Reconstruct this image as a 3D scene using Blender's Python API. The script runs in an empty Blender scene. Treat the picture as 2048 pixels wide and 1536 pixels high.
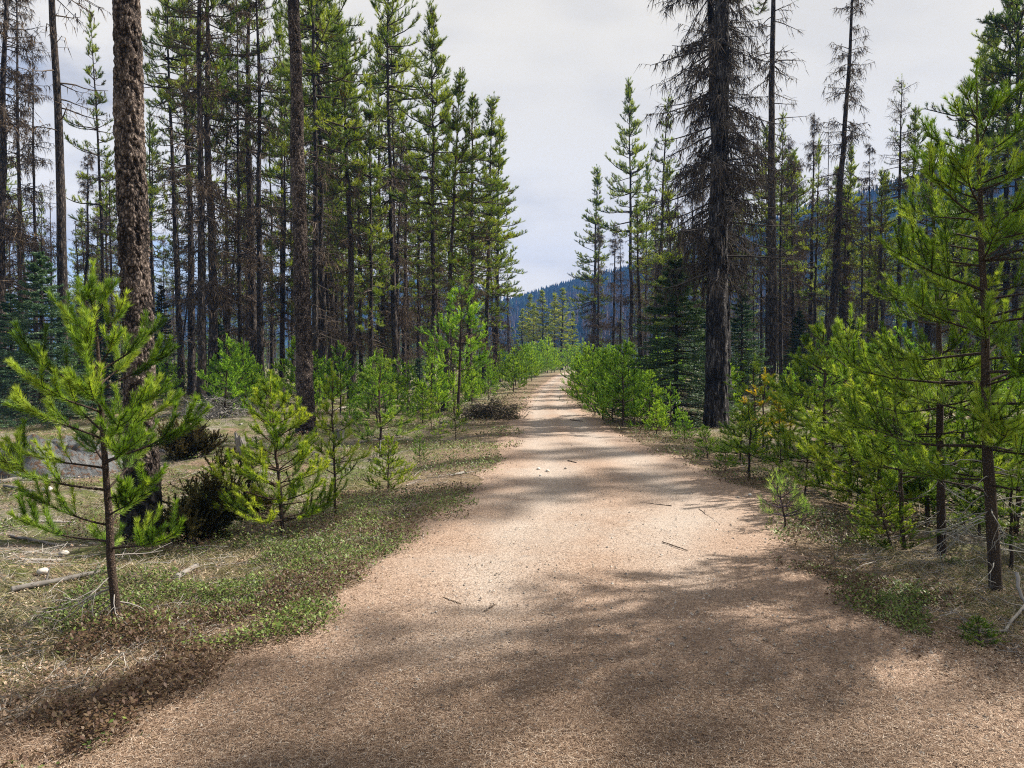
import bpy, math
import numpy as np
from mathutils import Vector, Euler

S = bpy.context.scene
COL = S.collection
rad = math.radians

# ------------------------------------------------------------------ camera
CAM_H, PITCH, FPX = 1.7, rad(2.08), 1462.0          # FPX: focal length in photo pixels (2048 wide)
cam_data = bpy.data.cameras.new('camera')
cam_data.sensor_width = 36.0
cam_data.lens = 36.0 * FPX / 2048.0
cam_data.clip_start, cam_data.clip_end = 0.05, 6000
cam = bpy.data.objects.new('camera', cam_data)
cam.location = (0, 0, CAM_H)
cam.rotation_euler = (rad(90) - PITCH, 0, 0)
COL.objects.link(cam)
S.camera = cam

# ------------------------------------------------------------------ light
SUN_EL, SUN_AZ = rad(43), rad(66)                    # azimuth measured from the view direction (+Y) towards +X
SUN_DIR = Vector((math.sin(SUN_AZ) * math.cos(SUN_EL), math.cos(SUN_AZ) * math.cos(SUN_EL), math.sin(SUN_EL)))
sun_l = bpy.data.lights.new('sun', 'SUN')
sun_l.energy, sun_l.angle, sun_l.color = 4.8, rad(0.9), (1.0, 0.93, 0.83)
sun_o = bpy.data.objects.new('sun', sun_l)
sun_o.rotation_euler = (-SUN_DIR).to_track_quat('-Z', 'Y').to_euler()
sun_o.location = (20, 10, 40)
COL.objects.link(sun_o)

S.view_settings.view_transform = 'Standard'
S.view_settings.look = 'None'
S.view_settings.gamma = 1.0
S.view_settings.use_curve_mapping = False
S.view_settings.exposure = 1.32
S.cycles.max_bounces = 6
S.cycles.diffuse_bounces = 3
S.cycles.transmission_bounces = 3
S.cycles.transparent_max_bounces = 4
S.cycles.use_denoising = False
S.cycles.use_adaptive_sampling = False
S.cycles.filter_width = 1.1


class NT:
    """small helper for node trees"""
    def __init__(self, tree):
        self.t = tree
        tree.nodes.clear()

    def n(self, typ, ins=None, **kw):
        nd = self.t.nodes.new(typ)
        for k, v in kw.items():
            setattr(nd, k, v)
        for k, v in (ins or {}).items():
            s = nd.inputs[k]
            if isinstance(v, tuple) and len(v) == 2 and hasattr(v[0], 'outputs'):
                self.t.links.new(v[0].outputs[v[1]], s)
            elif hasattr(v, 'outputs'):
                self.t.links.new(v.outputs[0], s)
            else:
                s.default_value = v
        return nd

    def ramp(self, fac, stops, interp='LINEAR'):
        r = self.n('ShaderNodeValToRGB', {'Fac': fac})
        r.color_ramp.interpolation = interp
        e = r.color_ramp.elements
        while len(e) < len(stops):
            e.new(0.5)
        for el, (p, c) in zip(e, stops):
            el.position = p
            el.color = (*c, 1) if len(c) == 3 else c
        return r

    def mix(self, fac, a, b, blend='MIX'):
        m = self.n('ShaderNodeMix', data_type='RGBA', blend_type=blend)
        for i, v in ((0, fac), (6, a), (7, b)):
            s = m.inputs[i]
            if isinstance(v, tuple) and len(v) == 2 and hasattr(v[0], 'outputs'):
                self.t.links.new(v[0].outputs[v[1]], s)
            elif hasattr(v, 'outputs'):
                self.t.links.new(v.outputs[2] if v.bl_idname == 'ShaderNodeMix' else v.outputs[0], s)
            elif isinstance(v, tuple):
                s.default_value = (*v, 1) if len(v) == 3 else v
            else:
                s.default_value = v
        return m

    def math(self, op, a, b=0.0, clamp=False):
        m = self.n('ShaderNodeMath', {0: a, 1: b}, operation=op)
        m.use_clamp = clamp
        return m


# world: Nishita sky with procedural cloud cover
W = bpy.data.worlds.new('World')
S.world = W
W.use_nodes = True
w = NT(W.node_tree)
sky = w.n('ShaderNodeTexSky', sky_type='NISHITA', sun_disc=False)
sky.sun_elevation, sky.sun_rotation = SUN_EL, SUN_AZ
sky.air_density, sky.dust_density, sky.ozone_density = 1.0, 0.6, 2.0
skyb = w.n('ShaderNodeVectorMath', {0: sky, 3: 0.08}, operation='SCALE')
tc = w.n('ShaderNodeTexCoord')
mp = w.n('ShaderNodeMapping', {'Vector': (tc, 'Generated'), 'Scale': (1.0, 1.0, 2.6), 'Location': (0.35, 0.1, 0.2)})
nz = w.n('ShaderNodeTexNoise', {'Vector': mp, 'Scale': 2.3, 'Detail': 7.0, 'Roughness': 0.55, 'Distortion': 0.25})
nz2 = w.n('ShaderNodeTexNoise', {'Vector': mp, 'Scale': 5.0, 'Detail': 6.0, 'Roughness': 0.5})
dotn = w.n('ShaderNodeVectorMath', {0: (tc, 'Generated'), 1: tuple(SUN_DIR)}, operation='DOT_PRODUCT')
near_sun = w.n('ShaderNodeMapRange', {'Value': (dotn, 'Value'), 1: -0.02, 2: 0.55, 3: 0.0, 4: 1.0})
cov = w.math('ADD', (nz, 'Fac'), w.math('MULTIPLY', near_sun, 0.30))
cover = w.ramp(cov, [(0.43, (0.0,) * 3), (0.58, (1, 1, 1))])
cloud = w.ramp((nz2, 'Fac'), [(0.37, (0.215, 0.210, 0.212)), (0.46, (0.327, 0.308, 0.279)), (0.56, (0.408, 0.380, 0.328))])
cloud_b = w.mix(w.math('MULTIPLY', near_sun, 0.8), cloud, (0.378, 0.352, 0.300))
sepz = w.n('ShaderNodeSeparateXYZ', {0: (tc, 'Generated')})
low = w.n('ShaderNodeMapRange', {'Value': (sepz, 'Z'), 1: 0.30, 2: 0.0, 3: 1.0, 4: 1.22})
cloud_c = w.n('ShaderNodeVectorMath', {0: (cloud_b, 2), 3: low}, operation='SCALE')
warm = w.mix(w.n('ShaderNodeMapRange', {'Value': (sepz, 'Z'), 1: 0.25, 2: 0.0, 3: 0.0, 4: 1.0}), cloud_c, (1.08, 0.98, 0.76), 'MULTIPLY')
final = w.mix(cover, skyb, (warm, 2))
bg = w.n('ShaderNodeBackground', {'Color': (final, 2), 'Strength': 1.0})
out = w.n('ShaderNodeOutputWorld', {'Surface': bg})

# ------------------------------------------------------------------ pixels of the photograph -> places on the ground
CP, SP = math.cos(PITCH), math.sin(PITCH)


def ray(px, py):
    dx, dz = (px - 1024.0) / FPX, -(py - 768.0) / FPX
    return Vector((dx, CP + dz * SP, -SP + dz * CP))


def at(px, py):
    r = ray(px, py)
    t = CAM_H / -r.z
    return Vector((r.x * t, r.y * t, 0.0))


def atd(px, py, Y):
    r = ray(px, py)
    t = Y / r.y
    return Vector((r.x * t, Y, CAM_H + r.z * t))


# ------------------------------------------------------------------ noise
def hash2(ix, iy, seed):
    h = (ix.astype(np.int64) * 374761393 + iy.astype(np.int64) * 668265263 + seed * 974634777) & 0xFFFFFFFF
    h = ((h ^ (h >> 13)) * 1274126177) & 0xFFFFFFFF
    return ((h ^ (h >> 16)) & 0xFFFF) / 65535.0


def vnoise(x, y, seed=0):
    x, y = np.asarray(x, float), np.asarray(y, float)
    ix, iy = np.floor(x), np.floor(y)
    fx, fy = x - ix, y - iy
    fx, fy = fx * fx * (3 - 2 * fx), fy * fy * (3 - 2 * fy)
    a, b = hash2(ix, iy, seed), hash2(ix + 1, iy, seed)
    c, d = hash2(ix, iy + 1, seed), hash2(ix + 1, iy + 1, seed)
    return (a * (1 - fx) + b * fx) * (1 - fy) + (c * (1 - fx) + d * fx) * fy


def fbm(x, y, seed=0, o=4):
    s, a, t = 0, 0.5, 0
    for i in range(o):
        s = s + a * vnoise(np.asarray(x) * 2 ** i, np.asarray(y) * 2 ** i, seed + i * 17)
        t += a
        a *= 0.5
    return s / t


def sstep(a, b, x):
    t = np.clip((x - a) / (b - a), 0, 1)
    return t * t * (3 - 2 * t)


# road outline, taken over from the photograph onto the ground plane
LE = [(1125, 744.5), (1100, 757), (1075, 775), (1050, 800), (1026, 840), (1000, 895), (958, 950), (905, 1005), (815, 1080), (725, 1145), (600, 1225), (485, 1290), (300, 1375), (110, 1450), (-130, 1536)]
RE = [(1150, 744.5), (1142, 765), (1136, 790), (1165, 818), (1210, 850), (1285, 885), (1390, 925), (1500, 970), (1560, 1000), (1592, 1060), (1600, 1120), (1670, 1180), (1790, 1240), (1920, 1300), (2130, 1400), (2450, 1536)]
le = sorted([(at(*p).y, at(*p).x) for p in LE])
re_ = sorted([(at(*p).y, at(*p).x) for p in RE])
le = [(-30.0, -3.6)] + [(0.5, -2.75)] + le
re_ = [(-30.0, 3.4)] + [(0.5, 2.8)] + re_
e0 = le[-1]
f0 = re_[-1]
for dy, dx in ((12, 3.2), (30, 10.0), (55, 22.0), (90, 42.0)):       # beyond the crest the road bends away to the right
    le.append((e0[0] + dy, e0[1] + dx))
    re_.append((f0[0] + dy, f0[1] + 1.2 + dx * 1.02))
LEY, LEX = np.array(le).T
REY, REX = np.array(re_).T


def road_l(y):
    return np.interp(y, LEY, LEX)


def road_r(y):
    return np.interp(y, REY, REX)


def off_road(x, y):
    """signed distance outside the road edges (negative inside)"""
    return np.maximum(road_l(y) - x, x - road_r(y))


def gz(x, y):
    d = off_road(x, y)
    k = sstep(0.1, 2.2, d)
    return k * ((fbm(np.asarray(x) * 0.35 + 7, np.asarray(y) * 0.35, 3, 3) - 0.5) * 0.5 + (fbm(np.asarray(x) * 1.6, np.asarray(y) * 1.6, 9, 3) - 0.5) * 0.16 - 0.05)


def gzf(x, y):
    return float(gz(np.array([x]), np.array([y]))[0])


# ------------------------------------------------------------------ mesh builder
class MB:
    def __init__(self):
        self.V, self.C, self.tri, self.quad, self.n = [], [], [], [], 0

    def add(self, V, F, tint, mat=0, smooth=False):
        V = np.asarray(V, np.float32).reshape(-1, 3)
        F = np.asarray(F, np.int64)
        c = np.asarray(tint, np.float32)
        if c.ndim == 0:
            c = np.full(len(V), float(c), np.float32)
        self.V.append(V)
        self.C.append(c)
        (self.tri if F.shape[1] == 3 else self.quad).append((F + self.n, mat, smooth))
        self.n += len(V)

    def mesh(self, name, mats):
        me = bpy.data.meshes.new(name)
        V = np.concatenate(self.V)
        C = np.concatenate(self.C)
        me.vertices.add(len(V))
        me.vertices.foreach_set('co', V.ravel())
        idx, starts, mi, sm, pos = [], [], [], [], 0
        for lst, k in ((self.quad, 4), (self.tri, 3)):
            for F, m, s in lst:
                idx.append(F.ravel())
                starts.append(pos + np.arange(len(F)) * k)
                pos += F.size
                mi.append(np.full(len(F), m))
                sm.append(np.full(len(F), s))
        idx = np.concatenate(idx).astype(np.int32)
        starts = np.concatenate(starts).astype(np.int32)
        me.loops.add(len(idx))
        me.loops.foreach_set('vertex_index', idx)
        me.polygons.add(len(starts))
        me.polygons.foreach_set('loop_start', starts)
        me.polygons.foreach_set('material_index', np.concatenate(mi).astype(np.int32))
        me.polygons.foreach_set('use_smooth', np.concatenate(sm).astype(bool))
        at_ = me.attributes.new('tint', 'FLOAT', 'POINT')
        at_.data.foreach_set('value', C)
        for m in mats:
            me.materials.append(m)
        me.update(calc_edges=True)
        me.validate()
        return me

    def obj(self, name, mats, parent=None):
        o = bpy.data.objects.new(name, self.mesh(name, mats))
        COL.objects.link(o)
        if parent:
            o.parent = parent
        return o


def norm(v):
    return v / np.maximum(np.linalg.norm(v, axis=-1, keepdims=True), 1e-9)


def tubes(mb, P, R, k=5, tint=0.5, mat=0, smooth=True):
    """many tubes at once: P (m,n,3), R (m,n)"""
    P = np.asarray(P, float)
    R = np.asarray(R, float)
    m, n, _ = P.shape
    T = norm(np.gradient(P, axis=1))
    mt = norm(P[:, -1] - P[:, 0])
    ref = np.where(np.abs(mt[:, 2:3]) < 0.8, np.array([[0, 0, 1.0]]), np.array([[1.0, 0, 0]]))
    U = norm(np.cross(T, ref[:, None, :]))
    Wv = np.cross(T, U)
    a = np.arange(k) * 2 * np.pi / k
    V = P[:, :, None, :] + R[:, :, None, None] * (np.cos(a)[None, None, :, None] * U[:, :, None, :] + np.sin(a)[None, None, :, None] * Wv[:, :, None, :])
    base = (np.arange(m) * n * k)[:, None, None] + (np.arange(n - 1) * k)[None, :, None]
    j = np.arange(k)[None, None, :]
    j2 = (j + 1) % k
    F = np.stack([base + j, base + j2, base + k + j2, base + k + j], -1).reshape(-1, 4)
    t = np.asarray(tint, float)
    if t.ndim == 1:
        t = np.repeat(t, n * k)
    mb.add(V.reshape(-1, 3), F, t, mat, smooth)
    if True:                                          # close the far ends
        tipv = P[:, -1] + T[:, -1] * R[:, -1:]
        b2 = (np.arange(m) * (k + 1))[:, None]
        jj = np.arange(k)[None, :]
        Vc = np.concatenate([V[:, -1], tipv[:, None, :]], 1).reshape(-1, 3)
        Fc = np.stack([b2 + jj, b2 + (jj + 1) % k, b2 + k + 0 * jj], -1).reshape(-1, 3)
        tt = t if t.ndim == 0 else np.repeat(t.reshape(m, -1)[:, 0], k + 1)
        mb.add(Vc, Fc, tt, mat, smooth)


def grow(rng, start, d0, length, bend, n=6, wob=0.08):
    """batch of curving twigs; bend > 0 turns up, < 0 sags (per twig or scalar). Returns (m,n,3)"""
    start, d = np.asarray(start, float), norm(np.asarray(d0, float))
    m = len(start)
    length = np.broadcast_to(np.asarray(length, float), (m,))
    bend = np.broadcast_to(np.asarray(bend, float), (m,)) if np.ndim(bend) < 2 else bend
    P = [start]
    for i in range(n - 1):
        b = bend if bend.ndim == 1 else bend[:, i]
        d = d + rng.normal(0, wob, (m, 3))
        d[:, 2] += b / (n - 1)
        d = norm(d)
        P.append(P[-1] + d * (length / (n - 1))[:, None])
    return np.stack(P, 1)


def sample_poly(P, t):
    """P (m,n,3), t (m,q) -> points and tangents (m,q,3)"""
    m, n, _ = P.shape
    s = np.clip(t, 0, 0.9999) * (n - 1)
    i = s.astype(int)
    f = (s - i)[..., None]
    mi = np.arange(m)[:, None]
    a, b = P[mi, i], P[mi, i + 1]
    return a + (b - a) * f, norm(b - a)


def perp(d, rng):
    r = rng.normal(0, 1, d.shape)
    return norm(r - (r * d).sum(-1, keepdims=True) * d)


def blades(mb, base, tip, width, rng, tint, mat=0, side=None):
    """one thin triangle per blade/needle"""
    d = norm(tip - base)
    s = (perp(d, rng) if side is None else side) * (np.broadcast_to(np.asarray(width, float), (len(base),))[:, None] * 0.5)
    V = np.stack([base - s, base + s, tip], 1).reshape(-1, 3)
    F = np.arange(len(base) * 3).reshape(-1, 3)
    mb.add(V, F, np.repeat(np.broadcast_to(np.asarray(tint, float), (len(base),)), 3), mat, False)


def needles(mb, P, per, nl, nw, rng, ang=(0.5, 1.0), t0=0.0, tint=None, mat=0, up=0.0, tip_burst=0.15, age=0.12):
    """bottlebrush needles round twigs P (m,n,3): per needles each"""
    m = len(P)
    t = t0 + (1 - t0) * rng.random((m, per))
    t = np.where(rng.random((m, per)) < tip_burst, 1 - 0.06 * rng.random((m, per)), t)
    B, T = sample_poly(P, t)
    a = rng.uniform(ang[0], ang[1], (m, per, 1)) * (1.15 - 0.5 * t[..., None])
    d = norm(np.cos(a) * T + np.sin(a) * perp(T, rng) + np.array([0, 0, up]))
    L = nl * rng.uniform(0.7, 1.15, (m, per, 1))
    if tint is None:
        tint = rng.normal(0.5, 0.16, m)
    tt = (np.asarray(tint).reshape(-1, 1) + rng.normal(0, 0.10, (m, per)) + age * (t - 0.6)).clip(0, 1)
    blades(mb, B.reshape(-1, 3), (B + d * L).reshape(-1, 3), nw, rng, tt.ravel(), mat)


# ------------------------------------------------------------------ materials
def mat_new(name):
    m = bpy.data.materials.new(name)
    m.use_nodes = True
    return m, NT(m.node_tree)


def needle_mat(name, lo, mid, hi, transl=0.35, rough=0.45, spec=0.35, dry=None):
    m, t = mat_new(name)
    a = t.n('ShaderNodeAttribute', attribute_name='tint')
    oi = t.n('ShaderNodeObjectInfo')
    v = t.math('ADD', (a, 'Fac'), t.math('MULTIPLY', t.math('SUBTRACT', (oi, 'Random'), 0.5), 0.22))
    stops = [(0.12, lo), (0.5, mid), (0.9, hi)]
    if dry:
        stops = [(0.03, dry)] + stops
    c = t.ramp(v, stops)
    c = t.mix(1.0, c, (oi, 'Color'), 'MULTIPLY')
    p = t.n('ShaderNodeBsdfPrincipled', {'Base Color': (c, 2), 'Roughness': rough, 'Specular IOR Level': spec})
    tr = t.n('ShaderNodeBsdfTranslucent', {'Color': (t.mix(1.0, c, (1.15, 1.1, 0.45), 'MULTIPLY'), 2)})
    mx = t.n('ShaderNodeMixShader', {0: transl, 1: p, 2: tr})
    t.n('ShaderNodeOutputMaterial', {'Surface': mx})
    return m


def bark_mat(name, dark, mid, light, scale=14.0, stretch=0.22, bump=0.6, rough=0.9):
    m, t = mat_new(name)
    tc = t.n('ShaderNodeTexCoord')
    oi = t.n('ShaderNodeObjectInfo')
    off = t.n('ShaderNodeVectorMath', {0: (tc, 'Object'), 1: (oi, 'Location')}, operation='ADD')
    wz = t.n('ShaderNodeTexNoise', {'Vector': off, 'Scale': scale * 0.8, 'Detail': 4.0})
    wv = t.n('ShaderNodeVectorMath', {0: t.n('ShaderNodeVectorMath', {0: (wz, 'Color'), 1: (0.5, 0.5, 0.5)}, operation='SUBTRACT'), 3: 1.6 / scale}, operation='SCALE')
    off2 = t.n('ShaderNodeVectorMath', {0: off, 1: wv}, operation='ADD')
    mp = t.n('ShaderNodeMapping', {'Vector': off2, 'Scale': (1, 1, stretch)})
    vo = t.n('ShaderNodeTexVoronoi', {'Vector': mp, 'Scale': scale}, feature='DISTANCE_TO_EDGE')
    nz = t.n('ShaderNodeTexNoise', {'Vector': mp, 'Scale': scale * 1.7, 'Detail': 6.0, 'Roughness': 0.7})
    big = t.n('ShaderNodeTexNoise', {'Vector': off, 'Scale': 1.1, 'Detail': 3.0})
    at_ = t.n('ShaderNodeAttribute', attribute_name='tint')
    h = t.math('MULTIPLY', t.math('MULTIPLY', (vo, 'Distance'), 2.2, True), t.math('ADD', (nz, 'Fac'), 0.25))
    v = t.math('ADD', t.math('MULTIPLY', h, 0.9), t.math('MULTIPLY', t.math('SUBTRACT', (big, 'Fac'), 0.5), 0.7))
    v = t.math('ADD', v, t.math('SUBTRACT', (at_, 'Fac'), 0.5))
    c = t.ramp(v, [(0.02, dark), (0.35, mid), (0.8, light)])
    c2 = t.mix(1.0, c, (oi, 'Color'), 'MULTIPLY')
    bp = t.n('ShaderNodeBump', {'Height': h, 'Strength': bump, 'Distance': 0.03})
    p = t.n('ShaderNodeBsdfPrincipled', {'Base Color': (c2, 2), 'Roughness': rough, 'Specular IOR Level': 0.15, 'Normal': bp})
    t.n('ShaderNodeOutputMaterial', {'Surface': p})
    return m


def simple_tint_mat(name, stops, rough=0.85, spec=0.2, transl=0.0, noise=None):
    m, t = mat_new(name)
    a = t.n('ShaderNodeAttribute', attribute_name='tint')
    oi = t.n('ShaderNodeObjectInfo')
    v = (a, 'Fac')
    if noise:
        tc = t.n('ShaderNodeTexCoord')
        nz = t.n('ShaderNodeTexNoise', {'Vector': (tc, 'Object'), 'Scale': noise, 'Detail': 5.0})
        v = t.math('ADD', v, t.math('MULTIPLY', t.math('SUBTRACT', (nz, 'Fac'), 0.5), 0.7))
    c = t.ramp(v, stops)
    c = t.mix(1.0, c, (oi, 'Color'), 'MULTIPLY')
    p = t.n('ShaderNodeBsdfPrincipled', {'Base Color': (c, 2), 'Roughness': rough, 'Specular IOR Level': spec})
    o = p
    if transl:
        tr = t.n('ShaderNodeBsdfTranslucent', {'Color': (c, 2)})
        o = t.n('ShaderNodeMixShader', {0: transl, 1: p, 2: tr})
    t.n('ShaderNodeOutputMaterial', {'Surface': o})
    return m


M_YOUNG = needle_mat('young_pine_needles', (0.026, 0.062, 0.008), (0.150, 0.275, 0.026), (0.40, 0.51, 0.08), 0.42, 0.55, 0.25)
M_PINE = needle_mat('pine_needles', (0.024, 0.050, 0.012), (0.130, 0.215, 0.030), (0.36, 0.43, 0.06), 0.34, 0.5, 0.3, dry=(0.10, 0.05, 0.02))
M_SPRUCE = needle_mat('spruce_needles', (0.018, 0.045, 0.026), (0.06, 0.12, 0.06), (0.16, 0.24, 0.12), 0.2, 0.5, 0.35)
M_JUNIPER = needle_mat('juniper_needles', (0.016, 0.020, 0.008), (0.05, 0.052, 0.018), (0.15, 0.125, 0.05), 0.25, 0.6, 0.2)
M_BARK = bark_mat('pine_bark', (0.012, 0.010, 0.009), (0.060, 0.048, 0.041), (0.20, 0.165, 0.14), 17, 0.25)
M_PLATE = bark_mat('scaly_bark', (0.012, 0.009, 0.008), (0.10, 0.076, 0.063), (0.33, 0.27, 0.23), 34, 0.5, 0.7)
M_FURROW = bark_mat('furrowed_bark', (0.010, 0.009, 0.010), (0.05, 0.044, 0.042), (0.22, 0.20, 0.19), 22, 0.12, 1.0)
M_CHAR = bark_mat('charred_bark', (0.006, 0.006, 0.006), (0.018, 0.016, 0.015), (0.05, 0.045, 0.04), 20, 0.4, 0.8)
M_YBARK = bark_mat('young_bark', (0.022, 0.016, 0.013), (0.075, 0.052, 0.038), (0.20, 0.145, 0.105), 90, 0.6, 0.4)
M_TWIG = simple_tint_mat('dead_twig', [(0.0, (0.016, 0.014, 0.013)), (0.5, (0.075, 0.058, 0.046)), (1.0, (0.23, 0.185, 0.15))], 0.9, 0.1)
M_LICHEN = simple_tint_mat('hanging_lichen', [(0.0, (0.014, 0.012, 0.011)), (0.5, (0.075, 0.056, 0.042)), (1.0, (0.24, 0.175, 0.115))], 0.95, 0.05, 0.15)
M_DEADWOOD = simple_tint_mat('weathered_wood', [(0.0, (0.06, 0.055, 0.05)), (0.5, (0.24, 0.22, 0.20)), (1.0, (0.50, 0.47, 0.43))], 0.85, 0.2, 0, 9.0)
M_LITTER = simple_tint_mat('fallen_needle', [(0.0, (0.03, 0.02, 0.014)), (0.3, (0.14, 0.085, 0.052)), (0.65, (0.37, 0.265, 0.185)), (1.0, (0.60, 0.52, 0.43))], 0.8, 0.2, 0.1)
M_GRASS = simple_tint_mat('dry_grass', [(0.0, (0.08, 0.11, 0.02)), (0.35, (0.20, 0.18, 0.075)), (1.0, (0.42, 0.355, 0.235))], 0.75, 0.2, 0.3)
M_LEAF = simple_tint_mat('low_leaf', [(0.0, (0.07, 0.035, 0.022)), (0.2, (0.13, 0.085, 0.045)), (0.28, (0.03, 0.045, 0.012)), (0.6, (0.095, 0.145, 0.026)), (1.0, (0.22, 0.275, 0.055))], 0.55, 0.3, 0.25)
M_STONE = simple_tint_mat('pebble_stone', [(0.0, (0.10, 0.088, 0.078)), (0.5, (0.28, 0.25, 0.215)), (1.0, (0.56, 0.53, 0.48))], 0.85, 0.25, 0, 30.0)
M_HILLTREE = simple_tint_mat('far_tree', [(0.0, (0.006, 0.013, 0.008)), (0.55, (0.018, 0.036, 0.017)), (0.74, (0.05, 0.085, 0.028)), (0.76, (0.055, 0.038, 0.034)), (1.0, (0.13, 0.095, 0.085))], 0.9, 0.05)
M_WOODS = simple_tint_mat('distant_pine', [(0.0, (0.035, 0.03, 0.028)), (0.2, (0.09, 0.075, 0.065)), (0.22, (0.045, 0.085, 0.018)), (0.6, (0.095, 0.16, 0.024)), (1.0, (0.19, 0.24, 0.04))], 0.7, 0.15, 0.25)


def rock_mat():
    m, t = mat_new('lichen_rock')
    tc = t.n('ShaderNodeTexCoord')
    n1 = t.n('ShaderNodeTexNoise', {'Vector': (tc, 'Object'), 'Scale': 2.2, 'Detail': 8.0, 'Roughness': 0.65})
    n2 = t.n('ShaderNodeTexNoise', {'Vector': (tc, 'Object'), 'Scale': 14.0, 'Detail': 6.0, 'Roughness': 0.7})
    c = t.ramp((n1, 'Fac'), [(0.36, (0.035, 0.04, 0.043)), (0.5, (0.11, 0.118, 0.125)), (0.64, (0.21, 0.215, 0.215))])
    c2 = t.mix(t.ramp((n2, 'Fac'), [(0.52, (0,) * 3), (0.58, (0.85,) * 3)]), c, (0.12, 0.065, 0.035))
    bp = t.n('ShaderNodeBump', {'Height': (n2, 'Fac'), 'Strength': 1.0, 'Distance': 0.09})
    p = t.n('ShaderNodeBsdfPrincipled', {'Base Color': (c2, 2), 'Roughness': 0.9, 'Specular IOR Level': 0.2, 'Normal': bp})
    t.n('ShaderNodeOutputMaterial', {'Surface': p})
    return m


M_ROCK = rock_mat()


def ground_mat():
    m, t = mat_new('forest_floor')
    tc = t.n('ShaderNodeTexCoord')
    P = (tc, 'Object')
    n1 = t.n('ShaderNodeTexNoise', {'Vector': P, 'Scale': 0.55, 'Detail': 6.0, 'Roughness': 0.6})
    n2 = t.n('ShaderNodeTexNoise', {'Vector': P, 'Scale': 2.6, 'Detail': 6.0, 'Roughness': 0.65})
    n3 = t.n('ShaderNodeTexNoise', {'Vector': P, 'Scale': 42.0, 'Detail': 4.0, 'Roughness': 0.75})
    a = t.n('ShaderNodeAttribute', attribute_name='tint')           # 1 beside the road, 0 in the woods
    litter = t.ramp((n3, 'Fac'), [(0.3, (0.075, 0.048, 0.032)), (0.5, (0.20, 0.14, 0.095)), (0.68, (0.36, 0.275, 0.20))])
    grey = t.ramp((n3, 'Fac'), [(0.3, (0.075, 0.068, 0.055)), (0.52, (0.20, 0.18, 0.145)), (0.7, (0.38, 0.35, 0.29))])
    moss = t.ramp((n3, 'Fac'), [(0.3, (0.035, 0.045, 0.014)), (0.55, (0.105, 0.125, 0.036)), (0.72, (0.20, 0.21, 0.075))])
    base = t.mix(t.ramp((n1, 'Fac'), [(0.42, (0,) * 3), (0.58, (1,) * 3)]), grey, litter)
    base = t.mix(t.ramp((n2, 'Fac'), [(0.43, (0,) * 3), (0.56, (0.9,) * 3)]), base, moss)
    base = t.mix(t.math('MULTIPLY', (a, 'Fac'), 0.8), base, litter)
    hgt = t.math('ADD', (n3, 'Fac'), (n2, 'Fac'))
    bp = t.n('ShaderNodeBump', {'Height': hgt, 'Strength': 0.8, 'Distance': 0.04})
    p = t.n('ShaderNodeBsdfPrincipled', {'Base Color': (base, 2), 'Roughness': 0.95, 'Specular IOR Level': 0.1, 'Normal': bp})
    t.n('ShaderNodeOutputMaterial', {'Surface': p})
    return m


def road_mat():
    m, t = mat_new('needle_strewn_gravel')
    tc = t.n('ShaderNodeTexCoord')
    P = (tc, 'Object')
    a = t.n('ShaderNodeAttribute', attribute_name='tint')           # position across the road 0..1
    nb = t.n('ShaderNodeTexNoise', {'Vector': P, 'Scale': 0.5, 'Detail': 5.0, 'Roughness': 0.6})
    nm = t.n('ShaderNodeTexNoise', {'Vector': P, 'Scale': 7.0, 'Detail': 5.0, 'Roughness': 0.7})
    nf = t.n('ShaderNodeTexNoise', {'Vector': P, 'Scale': 70.0, 'Detail': 4.0, 'Roughness': 0.8})
    st = t.n('ShaderNodeTexVoronoi', {'Vector': P, 'Scale': 55.0})
    grav = t.ramp((nf, 'Fac'), [(0.3, (0.15, 0.125, 0.107)), (0.5, (0.34, 0.285, 0.24)), (0.68, (0.54, 0.475, 0.415))])
    rust = t.ramp((nf, 'Fac'), [(0.3, (0.125, 0.08, 0.056)), (0.5, (0.285, 0.20, 0.148)), (0.68, (0.45, 0.345, 0.265))])
    grey = t.ramp((st, 'Distance'), [(0.1, (0.42, 0.39, 0.36)), (0.6, (0.20, 0.18, 0.165))])
    band = t.ramp((a, 'Fac'), [(0.0, (1,) * 3), (0.14, (0.75,) * 3), (0.27, (0.0,) * 3), (0.42, (0.35,) * 3), (0.5, (0.75,) * 3), (0.58, (0.35,) * 3), (0.73, (0.0,) * 3), (0.86, (0.75,) * 3), (1.0, (1,) * 3)])
    rf = t.math('ADD', t.math('MULTIPLY', band, 0.75), t.math('MULTIPLY', t.math('SUBTRACT', (nb, 'Fac'), 0.45), 1.6), True)
    c = t.mix(rf, grav, rust)
    gm = t.ramp((nm, 'Fac'), [(0.55, (0,) * 3), (0.68, (0.6,) * 3)])
    c = t.mix(gm, c, grey)
    la = t.n('ShaderNodeAttribute', attribute_name='litter')
    thick = t.ramp((nf, 'Fac'), [(0.3, (0.12, 0.078, 0.055)), (0.5, (0.30, 0.205, 0.15)), (0.7, (0.52, 0.40, 0.31))])
    c = t.mix(t.math('MULTIPLY', (la, 'Fac'), 0.85), c, thick)
    hgt = t.math('ADD', (nf, 'Fac'), t.math('MULTIPLY', (st, 'Distance'), -0.5))
    bp = t.n('ShaderNodeBump', {'Height': hgt, 'Strength': 0.7, 'Distance': 0.012})
    p = t.n('ShaderNodeBsdfPrincipled', {'Base Color': (c, 2), 'Roughness': 0.95, 'Specular IOR Level': 0.12, 'Normal': bp})
    t.n('ShaderNodeOutputMaterial', {'Surface': p})
    return m


# ------------------------------------------------------------------ tagging
def tag(o, label=None, cat=None, group=None, kind=None):
    if label:
        o['label'] = label
    if cat:
        o['category'] = cat
    if group:
        o['group'] = group
    if kind:
        o['kind'] = kind
    return o


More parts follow.
